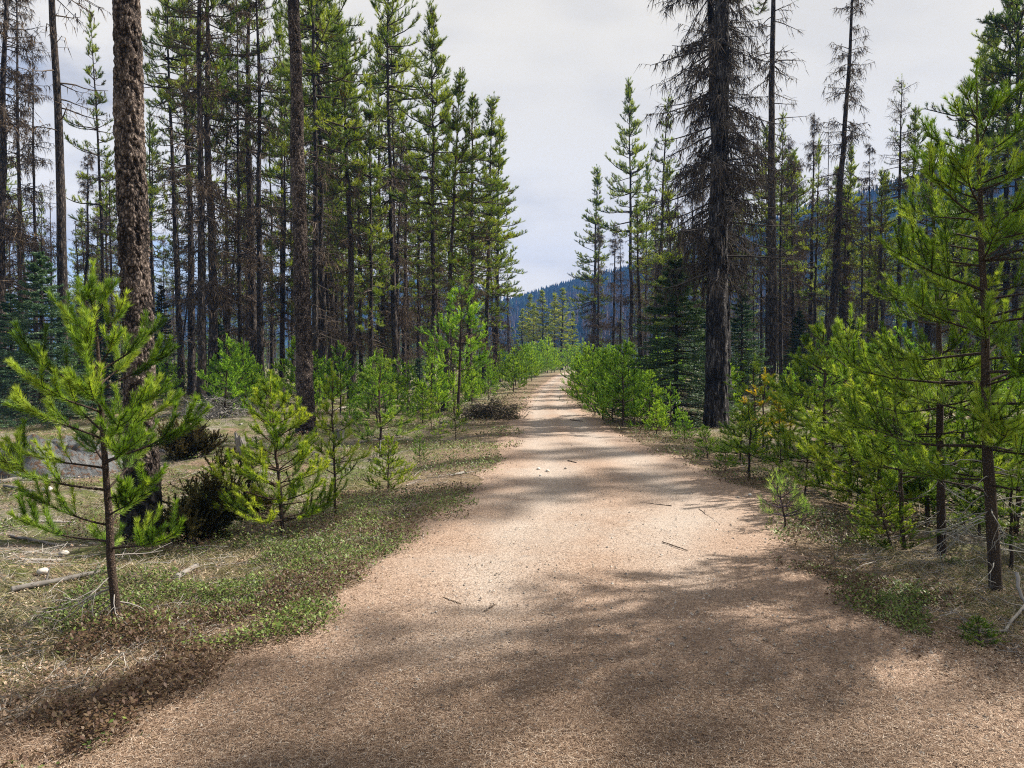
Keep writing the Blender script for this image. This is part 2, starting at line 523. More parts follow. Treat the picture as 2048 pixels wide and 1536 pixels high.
def empty(name, loc=(0, 0, 0)):
    o = bpy.data.objects.new(name, None)
    o.empty_display_size = 0.2
    o.location = loc
    COL.objects.link(o)
    return o


def dup(root, name=None):
    r = root.copy()
    COL.objects.link(r)
    for k in ('label', 'category', 'group'):
        if k in r:
            del r[k]
    if name:
        r.name = name
    for ch in root.children:
        c = ch.copy()
        COL.objects.link(c)
        c.parent = r
        for g in ch.children:
            d = g.copy()
            COL.objects.link(d)
            d.parent = c
    return r


# ------------------------------------------------------------------ ground, road, hills
def build_ground():
    fine = np.concatenate([np.arange(-14, 14.01, 0.22)])
    xs = np.unique(np.concatenate([-np.geomspace(14, 1600, 44), fine, np.geomspace(14, 1600, 44)]).round(4))
    ys = np.unique(np.concatenate([-np.geomspace(4, 500, 14), np.arange(-4, 26, 0.22), np.geomspace(26, 1380, 56)]).round(4))
    X, Y = np.meshgrid(xs, ys)
    Z = gz(X, Y) - 0.012
    d = off_road(X, Y)
    Z = np.where(d < -0.15, -0.012, Z)
    V = np.stack([X, Y, Z], -1).reshape(-1, 3)
    ny, nx = X.shape
    i = np.arange(ny - 1)[:, None] * nx + np.arange(nx - 1)[None, :]
    F = np.stack([i, i + 1, i + nx + 1, i + nx], -1).reshape(-1, 4)
    mb = MB()
    mb.add(V, F, (1 - sstep(0.3, 2.2, d)).ravel() * 1.0, 0, True)
    tag(mb.obj('ground', [ground_mat()]), kind='structure')


def litter_depth(x, y):
    """where fallen needles have gathered on the track, 0..1: mostly on its little used near end"""
    nz_ = fbm(x * 0.75 + 2, y * 0.75, 61, 4) - 0.5
    u = (x - road_l(y)) / (road_r(y) - road_l(y))
    near = sstep(6.6, 4.2, y + 1.1 * np.abs(x + 0.4 - 0.06 * y) * np.where(x < 0, -0.35, -0.75) + 3.2 * nz_ * 1.6)
    edge = 0.7 * sstep(0.16, 0.02, np.minimum(u, 1 - u) + nz_ * 0.25)
    lane = np.exp(-((u - 0.3) / 0.11) ** 2) + np.exp(-((u - 0.7) / 0.11) ** 2)
    drift = 0.75 * sstep(0.08, 0.2, nz_ + 0.10 * (fbm(x * 2.2, y * 0.7, 64, 3) - 0.5) + 0.05) * (1 - 0.9 * np.clip(lane, 0, 1))
    return np.clip(np.maximum(np.maximum(near, edge), drift), 0, 1)


def build_road():
    ys = np.concatenate([np.arange(-30, 1, 1.0), np.arange(1, 14, 0.1), np.arange(14, 40, 0.3), np.geomspace(40, 175, 60)])
    n = 25
    u = np.linspace(0, 1, n)
    L = road_l(ys) + (fbm(ys * 1.3, ys * 0, 21, 4) - 0.5) * 0.5 + (fbm(ys * 5, ys * 0, 22, 2) - 0.5) * 0.18
    R = road_r(ys) + (fbm(ys * 1.3, ys * 0 + 5, 23, 4) - 0.5) * 0.5 + (fbm(ys * 5, ys * 0 + 5, 24, 2) - 0.5) * 0.18
    X = L[:, None] + (R - L)[:, None] * u[None, :]
    Y = np.repeat(ys[:, None], n, 1)
    Z = (fbm(X * 1.5, Y * 1.5, 31, 3) - 0.5) * 0.02 + 0.008
    Z[:, 0] = Z[:, -1] = -0.008
    # two shallow wheel tracks
    Z -= 0.012 * (np.exp(-((u - 0.3) / 0.1) ** 2) + np.exp(-((u - 0.7) / 0.1) ** 2))[None, :]
    V = np.stack([X, Y, Z], -1).reshape(-1, 3)
    i = np.arange(len(ys) - 1)[:, None] * n + np.arange(n - 1)[None, :]
    F = np.stack([i, i + 1, i + n + 1, i + n], -1).reshape(-1, 4)
    mb = MB()
    mb.add(V, F, np.repeat(u[None, :], len(ys), 0).ravel(), 0, True)
    ro = mb.obj('road', [road_mat()])
    la = ro.data.attributes.new('litter', 'FLOAT', 'POINT')
    la.data.foreach_set('value', litter_depth(X, Y).ravel().astype(np.float32))
    tag(ro, kind='structure')


build_ground()
build_road()


def hill_mat():
    m, t = mat_new('wooded_slope')
    tc = t.n('ShaderNodeTexCoord')
    n1 = t.n('ShaderNodeTexNoise', {'Vector': (tc, 'Object'), 'Scale': 0.02, 'Detail': 8.0, 'Roughness': 0.65})
    c = t.ramp((n1, 'Fac'), [(0.35, (0.02, 0.035, 0.016)), (0.55, (0.05, 0.06, 0.028)), (0.7, (0.11, 0.085, 0.065))])
    p = t.n('ShaderNodeBsdfPrincipled', {'Base Color': c, 'Roughness': 1.0, 'Specular IOR Level': 0.0})
    t.n('ShaderNodeOutputMaterial', {'Surface': p})
    return m


M_HILL = hill_mat()
HILLS = {}


def build_hill(name, ridge, front, back, seed, nseg=90, depth=26, amp=0.16):
    """ridge: [(x, y, height)]; the slope runs down from it over «front» metres towards the viewer's side and «back» behind"""
    r = np.array(ridge, float)
    s = np.concatenate([[0], np.cumsum(np.hypot(*np.diff(r[:, :2], axis=0).T))])
    q = np.linspace(0, s[-1], nseg)
    rx, ry, rh = (np.interp(q, s, r[:, k]) for k in range(3))
    tx, ty = np.gradient(rx), np.gradient(ry)
    l = np.hypot(tx, ty)
    nx_, ny_ = ty / l, -tx / l                                       # towards the viewer
    v = np.concatenate([np.linspace(1, 0, depth), -np.linspace(0.1, 1, 9)])
    off = np.where(v > 0, v * front, v * back)
    X = rx[:, None] + nx_[:, None] * off[None, :]
    Y = ry[:, None] + ny_[:, None] * off[None, :]
    prof = np.where(v >= 0, (1 - v) ** 1.25, (1 + v) ** 1.2)
    nzv = fbm(X * 0.006 + seed, Y * 0.006, seed, 4) - 0.5
    Z = rh[:, None] * prof[None, :] * (1 + 2 * amp * nzv * np.minimum(1, np.abs(v) * 3)[None, :]) - 3.0
    V = np.stack([X, Y, Z], -1).reshape(-1, 3)
    n = len(v)
    i = np.arange(nseg - 1)[:, None] * n + np.arange(n - 1)[None, :]
    F = np.stack([i, i + 1, i + n + 1, i + n], -1).reshape(-1, 4)
    mb = MB()
    mb.add(V, F, 0.5, 0, True)
    tag(mb.obj(name, [M_HILL]), kind='structure')
    HILLS[name] = (X, Y, Z, depth)


def rp(px, py, Y):
    p = atd(px, py, Y)
    return (p.x, p.y, p.z + 3.0)


TREE_T = 8.0       # ridge lines in the photo include the trees on them
build_hill('hill', [rp(a, b + 18, c * 0.72) for a, b, c in ((930, 640, 960), (1010, 606, 930), (1090, 577, 880), (1150, 560, 850), (1240, 540, 800), (1360, 500, 740), (1500, 452, 690), (1620, 415, 650), (1740, 385, 620), (1850, 352, 600), (1960, 300, 590), (2060, 265, 580), (2200, 230, 570), (2500, 240, 560))], 240, 170, 5)
build_hill('hill.001', [rp(a, b + 8, c * 0.75) for a, b, c in ((-350, 640, 1500), (60, 600, 1500), (330, 585, 1480), (560, 575, 1480), (700, 565, 1470), (800, 556, 1460), (868, 546, 1450), (930, 560, 1450), (1000, 592, 1450), (1060, 620, 1450), (1180, 660, 1450))], 330, 180, 11)


def hill_trees(name, hill, count, hmin, hmax, seed, vmax, dead=0.25):
    X, Y, Z, depth = HILLS[hill]
    rng = np.random.default_rng(seed)
    ns = X.shape[0]
    a = rng.random(count) * (ns - 1.001)
    b = depth - 1 - np.abs(rng.random(count)) * (depth - 1) * vmax
    ridge_n = count // 12
    b[:ridge_n] = depth - 1 + rng.uniform(-0.8, 0.5, ridge_n)
    b = np.clip(b, 0, X.shape[1] - 1.01)
    i, j = a.astype(int), b.astype(int)
    fa, fb = a - i, b - j

    def bil(A):
        return (A[i, j] * (1 - fa) + A[i + 1, j] * fa) * (1 - fb) + (A[i, j + 1] * (1 - fa) + A[i + 1, j + 1] * fa) * fb
    x, y, z = bil(X), bil(Y), bil(Z)
    patch = fbm(x * 0.012 + 3, y * 0.012, seed, 3)
    isdead = rng.random(count) < dead * (0.3 + 2.2 * sstep(0.45, 0.65, patch))
    h = rng.uniform(hmin, hmax, count) * np.where(isdead, 1.05, 1.0)
    wd = h * np.where(isdead, rng.uniform(0.06, 0.11, count), rng.uniform(0.12, 0.2, count))
    k = 5
    rings = [(0.0, 0.9), (0.30, 1.0), (0.30, 0.65), (0.62, 0.62), (0.62, 0.35), (1.0, 0.0)]
    Vs = []
    for zz, rr in rings:
        aa = np.arange(k) * 2 * np.pi / k + rng.random((count, 1)) * 6
        r = wd[:, None] * rr * rng.uniform(0.55, 1.25, (count, k))
        dz = rng.normal(0, 0.03, (count, k)) * h[:, None]
        Vs.append(np.stack([x[:, None] + r * np.cos(aa), y[:, None] + r * np.sin(aa), z[:, None] + h[:, None] * zz + dz * (rr > 0)], -1))
    V = np.stack(Vs, 1)                                              # count, 6, k, 3
    nr = len(rings)
    base = (np.arange(count) * nr * k)[:, None, None]
    Fs = []
    for lo, hi in ((1, 0), (1, 3), (3, 5)):
        pass
    jj = np.arange(k)[None, None, :]
    for lo, hi in ((0, 1), (2, 3), (4, 5)):
        if lo == 0:
            A = base + 1 * k
            Bq = base + 3 * k
        elif lo == 2:
            A = base + 3 * k
            Bq = base + 5 * k
        else:
            A = base + 0 * k
            Bq = base + 1 * k
        Fs.append(np.stack([A + jj, A + (jj + 1) % k, Bq + (jj + 1) % k, Bq + jj], -1).reshape(-1, 4))
    tint = np.where(isdead, rng.uniform(0.78, 1.0, count), rng.uniform(0.0, 0.72, count) * (0.55 + 0.6 * fbm(x * 0.02, y * 0.02, seed + 4, 3)))
    mb = MB()
    mb.add(V.reshape(-1, 3), np.concatenate(Fs), np.repeat(tint.clip(0, 1), nr * k), 0, False)
    tag(mb.obj(name, [M_HILLTREE]), 'dense dark forest with grey dead trees covering the hillside', kind='stuff')


hill_trees('hillside_forest', 'hill', 14000, 6, 11, 41, 0.95, 0.3)
hill_trees('hillside_forest.001', 'hill.001', 7000, 7, 12, 42, 0.9, 0.15)

# ------------------------------------------------------------------ tree prototypes
PROTO = {}
H0 = 18.0


def trunk_poly(rng, h, r0, n=22, wob=0.05, taper=0.9):
    t = np.linspace(0, 1, n) ** 1.15
    x = np.cumsum(rng.normal(0, wob, n)) * 0.35
    y = np.cumsum(rng.normal(0, wob, n)) * 0.35
    x -= x[0]
    y -= y[0]
    P = np.stack([x, y, t * h - 0.12 * (t == 0)], -1)
    r = r0 * (1 - t) ** taper * (1 + 0.55 * np.exp(-t * h / 0.35)) + 0.012
    return P, r


def tp(P, z):
    return np.stack([np.interp(z, P[:, 2], P[:, k]) for k in range(2)] + [z], -1)


def make_trunk(name, P, r, mat, root, k=11, tint=0.5):
    mb = MB()
    # densify for a slightly knobbly outline
    n = 40
    s = np.linspace(0, 1, n)
    so = np.linspace(0, 1, len(P))
    Q = np.stack([np.interp(s, so, P[:, c]) for c in range(3)], -1)
    R = np.interp(s, so, r)
    rng = np.random.default_rng(int(abs(P[-1, 0] * 1e4)) % 9999)
    R = R * (1 + rng.normal(0, 0.035, n))
    tubes(mb, Q[None], R[None], k, tint, 0, True)
    o = mb.obj('trunk', [mat], root)
    return o


def dead_branches(mb, rng, P, z0, z1, n, L, sag=-0.5, sub=7, hair=20, mat_t=1, mat_l=2, el=(-0.25, 0.25), hairlen=0.3, tw=1.0):
    nc = max(4, n // 9)
    zc = rng.uniform(z0, z1, nc)
    z = np.where(rng.random(n) < 0.72, zc[rng.integers(0, nc, n)] + rng.normal(0, 0.16, n), rng.uniform(z0, z1, n)).clip(z0, z1)
    az = rng.random(n) * 2 * np.pi
    e = rng.uniform(*el, n)
    d = np.stack([np.cos(az) * np.cos(e), np.sin(az) * np.cos(e), np.sin(e)], -1)
    ln = L * rng.uniform(0.35, 1.1, n)
    B = np.stack([np.full(n, sag * 1.3)] * 3 + [np.full(n, -sag * 0.6)] * 3, 1)
    Q = grow(rng, tp(P, z), d, ln, B, 7, 0.07)
    rr = (0.010 + 0.010 * ln)[:, None] * np.linspace(1, 0.25, 7)[None] * tw
    tubes(mb, Q, rr, 4, rng.uniform(0.25, 0.75, n), mat_t)
    if sub:
        t = rng.uniform(0.25, 1.0, (n, sub))
        B0, T = sample_poly(Q, t)
        sd = norm(T * 0.6 + perp(T, rng) * 0.8 + np.array([0, 0, -0.35]))
        q2 = grow(rng, B0.reshape(-1, 3), sd.reshape(-1, 3), rng.uniform(0.12, 0.5, n * sub) * min(1.0, L / 1.4), -0.5, 4, 0.14)
        tubes(mb, q2, np.full((n * sub, 1), 0.006 * tw) * np.array([[1, .8, .6, .35]]), 3, rng.uniform(0.2, 0.85, n * sub), mat_t, False)
        if hair:
            hb, hT = sample_poly(q2, rng.random((n * sub, max(1, hair // sub))))
            hb = hb.reshape(-1, 3)
            hd = norm(hT.reshape(-1, 3) * 0.6 + rng.normal(0, 0.45, hb.shape) + np.array([0, 0, -0.9]))
            blades(mb, hb, hb + hd * (hairlen * rng.uniform(0.3, 1.0, (len(hb), 1))), 0.020, rng, rng.uniform(0.1, 0.9, len(hb)), mat_l)


def pine_crown(mb, rng, P, h, c0, nb, Lmax, shoots=1.25, per=34, nl=0.15, nw=0.017, low_el=-0.1, droop=-0.5, mat_n=0, mat_t=1, shoot_len=0.34, dens_pow=0.85, dry=0.06):
    t = (np.arange(nb) + rng.random(nb)) / nb
    t = t ** dens_pow
    t = (t + 0.030 * np.sin(t * rng.uniform(38, 60) + rng.random() * 6) * (t < 0.9)).clip(0, 1)
    z = h * (c0 + (1 - c0) * t * 0.985)
    az = np.arange(nb) * 2.399 + rng.normal(0, 0.5, nb)
    prof = (0.35 + 0.65 * np.sin(np.clip((t * 0.92 + 0.22), 0, 1) * np.pi) ** 0.8) * (1.02 - 0.55 * t)
    side = rng.random() * 6.28
    ln = Lmax * prof * rng.uniform(0.45, 1.25, nb) * (1 + 0.28 * np.cos(az - side)) * (0.72 + 0.56 * vnoise(az * 0.9, t * 7.0, int(rng.integers(999))))
    e = low_el + (0.95 - low_el) * t ** 1.5 + rng.normal(0, 0.16, nb)
    d = np.stack([np.cos(az) * np.cos(e), np.sin(az) * np.cos(e), np.sin(e)], -1)
    B = np.stack([droop * (1 - t)] * 3 + [np.full(nb, 1.0)] * 3, 1)
    Q = grow(rng, tp(P, z), d, ln, B, 7, 0.08)
    tubes(mb, Q, (0.012 + 0.014 * ln)[:, None] * np.linspace(1, 0.3, 7)[None], 4, rng.uniform(0.2, 0.6, nb), mat_t)
    twigs = []
    bt = rng.normal(0.5, 0.18, nb)
    ns = np.maximum(2, (shoots * (2.5 + 5.2 * ln)).astype(int))
    own = np.repeat(np.arange(nb), ns)
    tt = rng.uniform(0.28, 1.0, len(own))
    B0, T = sample_poly(Q[own], tt[:, None])
    B0, T = B0[:, 0], T[:, 0]
    sd = norm(T * 0.75 + perp(T, rng) * np.array([1, 1, 0.55]) * 0.85 + np.array([0, 0, 0.35]))
    sl = shoot_len * rng.uniform(0.55, 1.25, len(own)) * (1.1 - 0.35 * tt)
    q2 = grow(rng, B0, sd, sl, 0.6, 4, 0.1)
    tubes(mb, q2, np.array([[0.008, 0.007, 0.006, 0.004]]) * np.ones((len(own), 1)), 3, rng.uniform(0.3, 0.6, len(own)), mat_t, False)
    tin = bt[own] + rng.normal(0, 0.14, len(own)) + 0.10 * (tt - 0.5) + 0.06
    tin = np.where(rng.random(len(own)) < dry, 0.0, tin.clip(0.14, 1))
    needles(mb, q2, per, nl, nw, rng, (0.45, 0.95), 0.15, tin, mat_n, 0.12, 0.2)
    needles(mb, Q[:, 4:], int(per * 0.8), nl, nw, rng, (0.45, 0.95), 0.2, bt.clip(0.14, 1), mat_n, 0.1, 0.3)
    # leader
    top = grow(rng, tp(P, np.array([h * 0.965])), np.array([[0, 0, 1.0]]), h * 0.04 + 0.25, 0.2, 4, 0.02)
    tubes(mb, top, np.array([[0.015, 0.012, 0.008, 0.005]]), 4, 0.4, mat_t)
    needles(mb, top, per * 2, nl, nw, rng, (0.4, 0.8), 0.05, np.array([0.55]), mat_n)


def spruce_crown(mb, rng, P, h, c0, whorls, per_w, Lmax, nl=0.05, nw=0.014, mat_n=0, mat_t=1, pernb=9, twigs=9, droop=-0.35, col=0.0, sharp=0.9):
    nb = whorls * per_w
    w_ = np.repeat(np.arange(whorls), per_w)
    t = ((w_ + rng.uniform(-0.35, 0.35, nb)) / whorls).clip(0, 0.99)
    z = h * (c0 + (0.985 - c0) * t)
    az = rng.random(nb) * 2 * np.pi
    ln = Lmax * (1 - t) ** sharp * rng.uniform(0.7, 1.12, nb) + 0.08
    e = -0.12 + 0.75 * t ** 2 + rng.normal(0, 0.08, nb)
    d = np.stack([np.cos(az) * np.cos(e), np.sin(az) * np.cos(e), np.sin(e)], -1)
    B = np.stack([np.full(nb, droop)] * 3 + [np.full(nb, 0.75)] * 3, 1)
    Q = grow(rng, tp(P, z), d, ln, B, 7, 0.03)
    tubes(mb, Q, (0.006 + 0.012 * ln)[:, None] * np.linspace(1, 0.3, 7)[None], 4, 0.3, mat_t)
    n2 = twigs
    tt = np.linspace(0.2, 0.97, n2)[None, :] + rng.normal(0, 0.02, (nb, n2))
    B0, T = sample_poly(Q, tt)
    side = norm(np.cross(T, np.array([0, 0, 1.0])))
    sg = np.where(np.arange(n2) % 2 == 0, 1.0, -1.0)[None, :, None]
    sd = norm(T * 0.8 + side * sg * 0.8 + rng.normal(0, 0.12, T.shape))
    sl = (ln[:, None] * 0.42 * (1.15 - tt)).clip(0.06, 0.6) * rng.uniform(0.7, 1.2, (nb, n2))
    q2 = grow(rng, B0.reshape(-1, 3), sd.reshape(-1, 3), sl.ravel(), -0.1, 4, 0.05)
    bt = np.repeat(rng.normal(0.5 + col, 0.13, nb), n2) + rng.normal(0, 0.06, nb * n2)
    needles(mb, q2, pernb, nl, nw, rng, (0.6, 1.2), 0.0, bt.clip(0.02, 1), mat_n, 0.25, 0.15)
    needles(mb, Q, pernb * 3, nl, nw, rng, (0.6, 1.2), 0.15, bt[::n2].clip(0.02, 1), mat_n, 0.25, 0.1)
    top = grow(rng, tp(P, np.array([h * 0.95])), np.array([[0, 0, 1.0]]), h * 0.05 + 0.15, 0.2, 4, 0.01)
    tubes(mb, top, np.array([[0.014, 0.01, 0.008, 0.004]]), 4, 0.3, mat_t)
    needles(mb, top, 40, nl, nw, rng, (0.4, 0.8), 0.05, np.array([0.6]), mat_n)


def park(root):
    """prototypes are used up by the first placement"""
    root['unused'] = 1


def proto_pine(key, seed, c0, nb, Lmax, bark=None, lichen=0, dead=26, r0=0.17, h=H0, name='lodgepole_pine', k=11, deadL=1.1, lich0=0.12, **kw):
    rng = np.random.default_rng(seed)
    root = empty(name)
    P, r = trunk_poly(rng, h, r0, wob=0.085)
    make_trunk('trunk', P, r, bark or M_BARK, root, k)
    mb = MB()
    if nb:
        pine_crown(mb, rng, P, h, c0, nb, Lmax, **kw)
    if dead:
        dead_branches(mb, rng, P, h * max(0.12, c0 - 0.35), h * max(c0, 0.2) + 0.6, int(dead * 1.7), deadL, -0.4, 6, 12, 1, 2)
    if lichen:
        dead_branches(mb, rng, P, h * lich0, h * min(1.0, c0 + 0.12), lichen, 1.25, -0.55, 9, 45, 1, 2, (-0.35, 0.25), 0.42)
    mb.obj('crown', [M_PINE, M_TWIG, M_LICHEN], root)
    PROTO[key] = dict(root=root, h=h, r=r0, used=False)


proto_pine('dense1', 1, 0.30, 150, 2.0)
proto_pine('dense2', 2, 0.38, 140, 1.95)
proto_pine('dense3', 13, 0.26, 160, 1.8, dead=18)
proto_pine('mid1', 3, 0.48, 120, 1.9, dead=44)
proto_pine('mid2', 4, 0.44, 112, 1.75, dead=44)
proto_pine('high1', 5, 0.62, 92, 1.9, dead=44)
proto_pine('high2', 6, 0.70, 76, 1.9, dead=26)
proto_pine('sparse1', 7, 0.42, 74, 1.45, shoots=0.9, dead=34)
proto_pine('sparse2', 8, 0.36, 80, 1.3, shoots=0.85, dead=30)
proto_pine('hairy1', 9, 0.52, 120, 1.9, lichen=90, dead=0)
proto_pine('hairy2', 10, 0.58, 105, 1.9, lichen=100, dead=0)
proto_pine('column1', 14, 0.22, 190, 1.6, dead=20, dens_pow=0.95)
proto_pine('column2', 15, 0.28, 180, 1.5, dead=26, dens_pow=0.95, lichen=30)


def proto_lichen(key, seed, z0, n, L, hair, r0=0.17, h=H0, green=0, name='lichen_hung_larch', sub=10, top=True, bark=None):
    rng = np.random.default_rng(seed)
    root = empty(name)
    P, r = trunk_poly(rng, h, r0, wob=0.06)
    make_trunk('trunk', P, r, bark or M_BARK, root)
    mb = MB()
    # longer limbs low down, short near the spire
    for a, b in ((0.0, 0.35), (0.35, 0.65), (0.65, 0.86), (0.86, 0.99)):
        zz0, zz1 = z0 + (1 - z0) * a, z0 + (1 - z0) * b
        dead_branches(mb, rng, P, h * zz0, h * zz1, int(n * (b - a)), L * (1.05 - 0.75 * (a + b) / 2), -0.55 + 0.7 * a, sub, hair, 1, 2, (-0.3 + 0.5 * a, 0.2 + 0.5 * a), 0.38)
    if green:
        pine_crown(mb, rng, P, h, 0.55, green, L * 0.8, shoots=0.6, per=20, droop=-0.6)
    mb.obj('crown', [M_PINE, M_TWIG, M_LICHEN], root)
    PROTO[key] = dict(root=root, h=h, r=r0, used=False)


proto_lichen('lich1', 21, 0.16, 200, 1.75, 44)
proto_lichen('lich2', 22, 0.22, 160, 1.5, 30)
proto_lichen('lich3', 23, 0.28, 130, 1.25, 16, r0=0.13)
proto_lichen('lichtop', 24, 0.25, 170, 2.3, 14, r0=0.15, green=22)
proto_lichen('shag', 25, 0.17, 240, 1.9, 80, r0=0.36, h=24, name='shaggy_larch', bark=M_FURROW)
proto_lichen('shag2', 26, 0.14, 200, 1.6, 70, r0=0.24, h=23, name='shaggy_larch', bark=M_FURROW)
proto_lichen('snag', 27, 0.12, 90, 1.4, 0, r0=0.1, h=12, name='dead_tree', sub=6)
proto_lichen('spike', 28, 0.06, 110, 1.0, 8, r0=0.09, h=12, name='dead_spruce', sub=9)


def proto_spruce(key, seed, h, c0, whorls, per_w, Lmax, name='spruce_tree', **kw):
    rng = np.random.default_rng(seed)
    root = empty(name)
    P, r = trunk_poly(rng, h, h * 0.012 + 0.02, wob=0.02)
    make_trunk('trunk', P, r, M_BARK, root, 9)
    mb = MB()
    spruce_crown(mb, rng, P, h, c0, whorls, per_w, Lmax, **kw)
    mb.obj('crown', [M_SPRUCE, M_TWIG], root)
    PROTO[key] = dict(root=root, h=h, r=h * 0.012 + 0.02, used=False)


proto_spruce('spruce1', 31, 6.0, 0.04, 30, 8, 1.75, twigs=18, pernb=22, nl=0.06, nw=0.02)
proto_spruce('spruce2', 32, 6.0, 0.06, 26, 8, 1.4, twigs=16, pernb=20, nl=0.06, nw=0.02)
proto_spruce('spruce3', 33, 3.0, 0.05, 20, 7, 0.75, twigs=11, pernb=14, nl=0.045, nw=0.014)


# ---- young pines
def young_spec(seed, h, r0, whorls, per_w, spread, lean=(0, 0), low=0.12, bare=3, prof=None, subs=5, wob=0.012, el0=0.15, el1=0.95, ang=(0.5, 1.05)):
    rng = np.random.default_rng(seed)
    n = 16
    t = np.linspace(0, 1, n)
    P = np.stack([lean[0] * t + np.cumsum(rng.normal(0, wob, n)) * 0.5, lean[1] * t + np.cumsum(rng.normal(0, wob, n)) * 0.5, t * h], -1)
    P[:, :2] -= P[0, :2]
    P[0, 2] = -0.05
    r = r0 * (1 - t) ** 0.85 + 0.004
    br = []
    for wi in range(whorls):
        tw = low + (0.93 - low) * ((wi + 0.5) / whorls) ** 0.9
        m = max(3, int(per_w + rng.integers(-1, 2)))
        a0 = rng.random() * 6.28
        for j in range(m):
            tz = min(0.97, tw + rng.normal(0, 0.012))
            a = a0 + j * 2 * np.pi / m + rng.normal(0, 0.3)
            f = prof(tz) if prof else float(np.interp(tz, [0, .1, .3, .6, .85, 1], [.85, 1.05, 1.0, .66, .28, .08]))
            L = spread * f * rng.uniform(0.65, 1.15) + 0.06
            e = el0 + (el1 - el0) * tz ** 1.3 + rng.normal(0, 0.1)
            br.append((tz * h, a, e, L, rng.uniform(0.30, 0.74)))
    for j in range(bare):
        br.append((h * rng.uniform(0.05, low + 0.08), rng.random() * 6.28, rng.uniform(-0.35, 0.3), spread * rng.uniform(0.4, 0.9), -1))
    return dict(rng=rng, P=P, r=r, br=br, h=h, subs=subs, r0=r0, ang=ang)


def young_branch(wood, ndl, sp, b, nl, nw, dens, k=5):
    rng = sp['rng']
    z, a, e, L, tint = b
    base = tp(sp['P'], np.array([z]))
    d = np.array([[math.cos(a) * math.cos(e), math.sin(a) * math.cos(e), math.sin(e)]])
    if tint < 0:                                                     # bare grey lower twig
        Q = grow(rng, base, d, L, np.array([[-0.9, -0.9, -0.6, 0.4, 0.8, 0.8]]), 7, 0.12)
        tubes(wood, Q, np.linspace(0.005, 0.002, 7)[None], 4, 0.5)
        t = rng.uniform(0.3, 1, (1, 4))
        B0, T = sample_poly(Q, t)
        q2 = grow(rng, B0[0], norm(T[0] + perp(T[0], rng) * 0.9), rng.uniform(0.06, 0.25, 4), -0.3, 4, 0.2)
        tubes(wood, q2, np.array([[0.0025, 0.002, 0.0018, 0.0012]]) * np.ones((4, 1)), 3, 0.5)
        return
    Q = grow(rng, base, d, L, np.array([[-0.25, -0.15, 0.1, 0.5, 0.7, 0.8]]), 7, 0.05)
    tubes(wood, Q, np.linspace(0.0035 + 0.010 * L, 0.003, 7)[None], k, 0.45)
    ns = max(1, int(sp['subs'] * (0.35 + L / 0.6)))
    nodes = np.array([0.42, 0.62, 0.8, 0.95])
    t = (nodes[rng.integers(0 if L > 0.3 else 1, 4, (1, ns))] + rng.normal(0, 0.02, (1, ns))).clip(0.2, 0.98)
    B0, T = sample_poly(Q, t)
    side = norm(perp(T[0], rng) * np.array([1, 1, 0.5]))
    q2 = grow(rng, B0[0], norm(T[0] * 0.9 + side * 0.8 + np.array([0, 0, 0.25])), (L * rng.uniform(0.22, 0.42, ns) * (1.25 - 0.5 * t[0]) + 0.04), 0.7, 5, 0.06)
    tubes(wood, q2, np.linspace(0.0035, 0.002, 5)[None] * np.ones((ns, 1)), 4, 0.45)
    A = sp.get('ang', (0.5, 1.05))
    lens = np.linalg.norm(np.diff(q2, axis=1), axis=-1).sum(1)
    per = max(6, int(dens * lens.mean()))
    needles(ndl, q2, per, nl, nw, rng, A, 0.12, tint + rng.normal(0, 0.16, ns), 0, 0.10, 0.18, 0.35)
    needles(ndl, Q, int(dens * L * 0.62), nl, nw, rng, A, 0.52, np.array([tint]), 0, 0.10, 0.2, 0.5)


def young_pine(sp, nl, nw, dens, detailed, name='young_pine', mat=None):
    root = empty(name)
    mat = mat or M_YOUNG
    rng = sp['rng']
    mb = MB()
    tubes(mb, sp['P'][None], sp['r'][None], 9, 0.5)
    mb.obj('trunk', [M_YBARK], root)
    lead = sp['P'][-3:][None]

    def leader(m):
        P = np.concatenate([lead, lead[:, -1:] + np.array([[[0, 0, 0.1]]])], 1)
        needles(m, P, int(dens * 0.30 * (0.5 + sp['h'] / 3)), nl, nw, rng, (0.5, 1.0), 0.1, np.array([0.6]), 0, 0.1, 0.2)
    if detailed:
        for b in sp['br']:
            wd, nd = MB(), MB()
            young_branch(wd, nd, sp, b, nl, nw, dens)
            bo = wd.obj('branch', [M_YBARK if b[4] >= 0 else M_DEADWOOD], root)
            if nd.n:
                nd.obj('needles', [mat], bo)
        m = MB()
        leader(m)
        m.obj('needles', [mat], root)
    else:
        wd, nd = MB(), MB()
        for b in sp['br']:
            young_branch(wd, nd, sp, b, nl, nw, dens, 4)
        leader(nd)
        # one crown: needles and their twigs
        for F, m_, s_ in nd.quad + nd.tri:
            pass
        cm = MB()
        cm.V, cm.C, cm.n = nd.V + wd.V, nd.C + wd.C, nd.n + wd.n
        cm.tri = [(F, 0, s) for F, _, s in nd.tri] + [(F + nd.n, 1, s) for F, _, s in wd.tri]
        cm.quad = [(F + nd.n, 1, s) for F, _, s in wd.quad]
        cm.obj('crown', [mat, M_YBARK], root)
    return root


def proto_young(key, spec, nl, nw, dens, detailed, name='young_pine'):
    root = young_pine(spec, nl, nw, dens, detailed, name)
    PROTO[key] = dict(root=root, h=spec['h'], r=spec['r0'], used=False)


